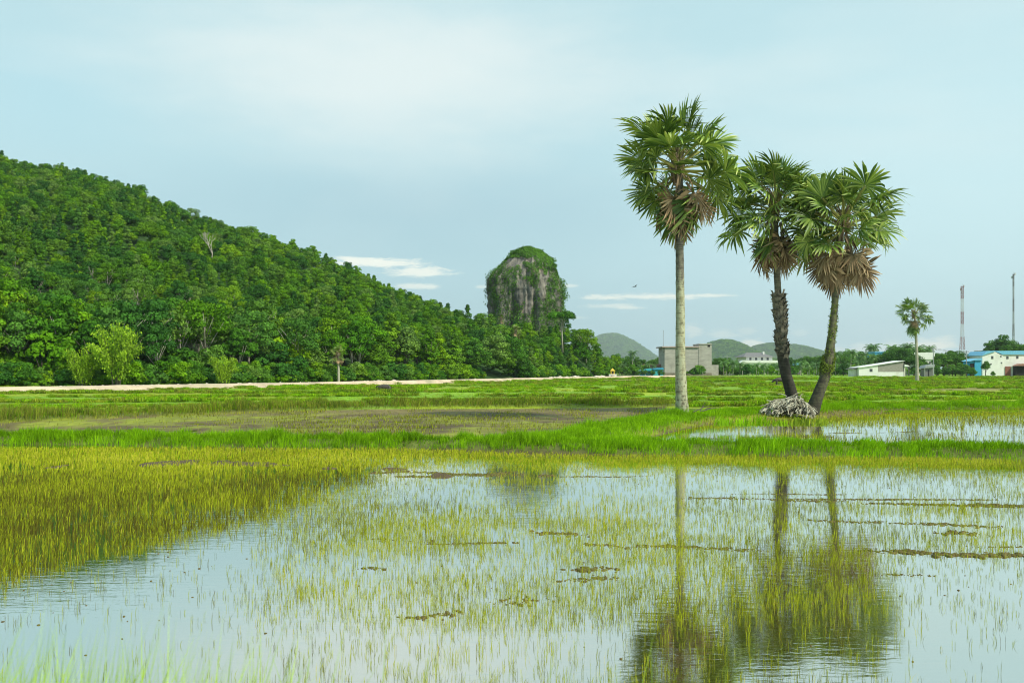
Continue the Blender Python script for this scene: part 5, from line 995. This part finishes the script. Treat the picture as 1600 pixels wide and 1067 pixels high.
def coco(px_, D_, k_, s_, label, group):
    label = f"{'short' if k_ == 1 else 'tall' if k_ == 2 else 'mid-height'} coconut palm {where(px_)}" 
    e = empty('coconut_palm', ((px_ - 800) * D_ / F, D_, .05), random.uniform(0, 6.28)); e.scale = (s_,) * 3; setp(e, label, 'palm tree', group); link('crown', cocos[k_][0], e); link('trunk', cocos[k_][1], e)
for px_ in (1131, 1145, 1156, 1169, 1182, 1194, 1205, 1216, 1253, 1264, 1276, 1287, 1310): coco(px_, 368 + random.uniform(-4, 10), 1, random.uniform(.62, .88), 'short coconut palm in the planted row along the far field edge', 'row of short coconut palms at the field edge')
for q_, px_ in enumerate((1306, 1322, 1331, 1341, 1347, 1356, 1364)): coco(px_, 355 + random.uniform(0, 40), q_ % 2, random.uniform(.75, 1.0), 'coconut palm in the grove left of the low white shed', 'coconut grove left of the low shed')
for px_ in (1361, 1393, 1400, 1409, 1416, 1424, 1430, 1439, 1446, 1453, 1366, 1403, 1436, 1419): coco(px_, 415 + random.uniform(0, 25), 2, random.uniform(.92, 1.12), 'tall coconut palm rising behind the village roofs', 'tall coconut palms behind the roofs')
for px_ in (1479, 1487, 1495, 1465, 1517): coco(px_, 430 + random.uniform(0, 20), 2, random.uniform(.62, .75), 'coconut palm below the red and white mast', 'coconut palms below the mast')
for px_, s_ in ((988, 1.0), (968, .7), (1012, .6), (1000, .55), (1022, .55), (975, .6)): coco(px_, 375, 2 if s_ > .9 else 0, s_ * .78, 'coconut palm between the forest end and the concrete building', 'coconut palms left of the concrete building')
for k_ in ('round', 'broad', 'tall', 'bush', 'loose'):
    cr_ = KINDS[k_][0].copy(); cr_.materials[0] = M_village; KINDS['v' + k_] = (cr_, KINDS[k_][1])
    DESC['v' + k_] = DESC[k_]
def vtree(px_, D_, kd, s_, zone_, sz=1.0): place_tree('v' + kd, (px_ - 800) * D_ / F, D_, .0, s_, random.uniform(0, 6), f"{'big' if s_ > 1.1 else 'small' if s_ < .7 else 'medium'} {SHORT[kd]} {where(px_)}", 'village trees', name='village_tree', sz=sz)
for px_, D_, kd, s_ in ((955, 352, 'bush', 1.1), (962, 365, 'round', .95), (972, 380, 'broad', .8), (983, 395, 'round', .9), (995, 400, 'tall', .8), (1006, 410, 'round', .75), (1018, 415, 'broad', .75), (1030, 420, 'tall', .8), (990, 372, 'bush', .7), (1004, 371, 'bush', .6), (1018, 368, 'bush', .5), (978, 362, 'bush', .8), (1033, 368, 'bush', .55)): vtree(px_, D_, kd, s_, 'between the forest end and the concrete building')
for px_, D_, kd, s_ in ((1118, 400, 'round', .8), (1128, 392, 'broad', .8), (1136, 395, 'round', .75), (1148, 410, 'tall', .55), (1160, 400, 'broad', .55), (1176, 402, 'broad', .5), (1192, 400, 'round', .5), (1208, 400, 'broad', .55), (1222, 410, 'round', .85), (1234, 420, 'tall', .8), (1246, 400, 'round', .5), (1258, 440, 'broad', .95), (1270, 430, 'round', .85), (1283, 425, 'broad', .95), (1296, 420, 'tall', .75)): vtree(px_, D_, kd, s_, 'behind the row of short coconut palms')
for px_, D_, kd, s_ in ((1301, 395, 'round', 1.0), (1313, 400, 'broad', 1.1), (1326, 405, 'round', 1.15), (1337, 410, 'broad', 1.1), (1349, 408, 'tall', 1.05), (1361, 400, 'round', 1.0), (1318, 360, 'bush', 1.1), (1330, 358, 'bush', .9), (1306, 365, 'bush', 1.0), (1346, 370, 'bush', .9)): vtree(px_, D_, kd, s_, 'in the grove left of the low shed')
for px_, D_, kd, s_ in ((1372, 375, 'broad', .95), (1384, 370, 'round', 1.05), (1396, 372, 'broad', 1.15), (1408, 365, 'broad', 1.2), (1420, 365, 'round', 1.15), (1397, 440, 'broad', 1.3), (1413, 440, 'round', 1.3), (1438, 365, 'bush', 1.25), (1443, 372, 'round', .75), (1429, 350, 'bush', .7), (1428, 370, 'broad', .9), (1448, 440, 'broad', 1.15), (1462, 430, 'round', 1.1)): vtree(px_, D_, kd, s_, 'around the roofs behind the low shed')
for px_, D_, kd, s_ in ((1466, 380, 'round', .9), (1474, 360, 'broad', .95), (1483, 365, 'tall', 1.0), (1493, 360, 'broad', 1.05), (1503, 365, 'round', .95), (1512, 370, 'broad', .85), (1500, 345, 'bush', 1.15), (1488, 345, 'bush', 1.0), (1510, 342, 'bush', 1.0), (1476, 345, 'bush', .8), (1465, 345, 'bush', .9), (1519, 338, 'bush', .75), (1540, 338, 'round', .62), (1551, 340, 'bush', .45), (1463, 350, 'round', .7)): vtree(px_, D_, kd, s_, 'between the tin hut and the blue shed')
for px_, D_, kd, s_ in ((1545, 400, 'tall', 1.4), (1556, 405, 'round', 1.65), (1566, 400, 'tall', 1.75), (1578, 405, 'broad', 1.5), (1590, 400, 'round', 1.45), (1603, 400, 'broad', 1.5), (1537, 405, 'loose', 1.1), (1570, 415, 'broad', 1.7), (1618, 400, 'round', 1.4), (1634, 390, 'broad', 1.3), (1650, 380, 'round', 1.2), (1670, 380, 'broad', 1.2), (1695, 380, 'round', 1.1)): vtree(px_, D_, kd, s_, 'towering behind the blue-roofed building')
# bushes filling the ground line of the village
n = 260; px = RN.uniform(962, 1750, n); Y = RN.uniform(372, 470, n); k = ~((px > 1415) & (px < 1435)); px, Y = px[k], Y[k]
scatter('village_undergrowth', np.stack([(px - 800) * Y / F, Y, px * 0 - .3], 1), RN.uniform(0, 6, len(px)), RN.uniform(.55, 1.15, len(px)), np.zeros(len(px)), [protos.get('bush', plist[0])], 'low green growth filling the gaps between the village houses', 'undergrowth')
# distant tree line closing the plain
n = 500; px = RN.uniform(-200, 2400, n); px = px[(px > 950)]; Y = RN.uniform(600, 700, len(px))
scatter('distant_tree_line', np.stack([(px - 800) * Y / F, Y, px * 0 - .5], 1), RN.uniform(0, 6, len(px)), RN.uniform(.8, 1.25, len(px)), RN.randint(0, 2, len(px)), plist[:2], 'distant line of trees closing the plain behind the village', 'trees')

# ------------------------------------------------------------------ buffaloes and bird
M_buf = solid('buffalo_hide', (.075, .065, .058), .8, .3, 4.0)
def skin_body(name, verts, edges, radii, mat, parent, sub=2):
    me = bpy.data.meshes.new(name); me.from_pydata(verts, edges, []); o = link(name, me, parent); me.materials.append(mat)
    o.modifiers.new('skin', 'SKIN'); sv = me.skin_vertices[0].data
    for i, r_ in enumerate(radii): sv[i].radius = r_ if hasattr(r_, '__len__') else (r_, r_)
    sv[0].use_root = True; s_ = o.modifiers.new('sub', 'SUBSURF'); s_.levels = sub; s_.render_levels = sub; return o
def buffalo(label, x, y, z, rz, lying=False, s_=1.0):
    e = empty('water_buffalo', (x, y, z), rz); e.scale = (s_,) * 3; setp(e, label, 'buffalo'); dz = -.55 if lying else 0
    V = [(0, 0, 1.0 + dz), (.55, 0, 1.02 + dz), (.85, 0, 1.05 + dz), (1.15, 0, .95 + dz), (1.4, 0, .72 + dz * .7), (1.68, 0, .52 + dz * .4), (-.5, 0, 1.02 + dz), (-.85, 0, .98 + dz)]; r = [.44, .42, .36, .22, .19, .11, .42, .30]; E = [(0, 1), (1, 2), (2, 3), (3, 4), (4, 5), (0, 6), (6, 7)]
    for sg in (-1, 1):
        b0 = len(V)
        if lying: V += [(.7, sg * .3, .3), (.95, sg * .35, .12), (.65, sg * .3, .08), (-.7, sg * .35, .3), (-.35, sg * .45, .14), (-.7, sg * .4, .08)]
        else: V += [(.68, sg * .22, .62), (.70, sg * .22, .32), (.68, sg * .22, .04), (-.78, sg * .22, .66), (-.92, sg * .22, .38), (-.82, sg * .22, .04)]
        r += [.15, .085, .075, .19, .09, .075]; E += [(2, b0), (b0, b0 + 1), (b0 + 1, b0 + 2), (7, b0 + 3), (b0 + 3, b0 + 4), (b0 + 4, b0 + 5)]
    skin_body('body', V, E, r, M_buf, e)
    for sg in (-1, 1):
        MB().tube([(1.38, sg * .10, .86 + dz * .7), (1.30, sg * .38, .95 + dz * .7), (1.05, sg * .52, 1.10 + dz * .7), (.85, sg * .42, 1.2 + dz * .7)], [.06, .055, .04, .012], 7).build('horn', M_dark, e, True); MB().add([(1.32, sg * .14, .80 + dz * .7), (1.30, sg * .40, .72 + dz * .7), (1.24, sg * .36, .64 + dz * .7), (1.28, sg * .16, .72 + dz * .7)], [(0, 1, 2, 3)]).build('ear', M_buf, e)
    MB().tube([(-1.1, 0, 1.0 + dz), (-1.22, 0, .75 + dz), (-1.2, .03, .45 + dz * .6)], [.04, .025, .04], 5).build('tail', M_buf, e)
x, y, z = G(1219, 601.5, .12); buffalo('dark water buffalo grazing in the field behind the middle palm trunk', x, y, .12, math.pi, s_=.82)
x, y, z = G(602, 609.5, .1); buffalo('grey-brown water buffalo lying in grass near the sandy road', x, y, .1, math.pi * .95, True, .8)
bx, by, bz = P(992, 448, 110); e = empty('bird', (bx, by, bz), R(35)); setp(e, 'small dark bird flying left of the tallest palm', 'bird'); M_bird = solid('bird_feathers', (.05, .05, .05), .8, .2)
skin_body('body', [(-.26, 0, 0), (-.12, 0, 0), (.05, 0, .01), (.16, 0, .03), (.26, 0, .02)], [(0, 1), (1, 2), (2, 3), (3, 4)], [.02, .045, .05, .03, .008], M_bird, e, 1)
for sg, up_ in ((-1, .20), (1, -.06)): MB().add([(.08, sg * .03, .03), (-.08, sg * .03, .03), (.10, sg * .25, .03 + up_ * .7), (-.07, sg * .22, .02 + up_ * .6), (-.04, sg * .48, up_ * .9), (-.14, sg * .42, up_ * .8), (.0, sg * .14, .05 + up_ * .4)], [(0, 2, 6), (0, 6, 1), (6, 2, 3), (1, 6, 3), (2, 4, 5, 3)]).build('wing', M_bird, e)
MB().add([(-.24, -.02, 0), (-.24, .02, 0), (-.40, .06, -.01), (-.40, -.06, -.01)], [(0, 1, 2, 3)]).build('tail', M_bird, e)

# ------------------------------------------------------------------ air
m_, t, out = new_mat('haze'); pv = t.node('ShaderNodeVolumePrincipled'); pv.inputs['Color'].default_value = (.86, .94, 1.0, 1); pv.inputs['Density'].default_value = .00008; pv.inputs['Anisotropy'].default_value = .2
t.l.new(pv.outputs[0], out.inputs['Volume'])
setp(MB().box(-9500, 9500, -1800, 9600, -3, 420).build('haze', m_), 'thin pale haze filling the air over the plain', 'haze', kind='stuff')
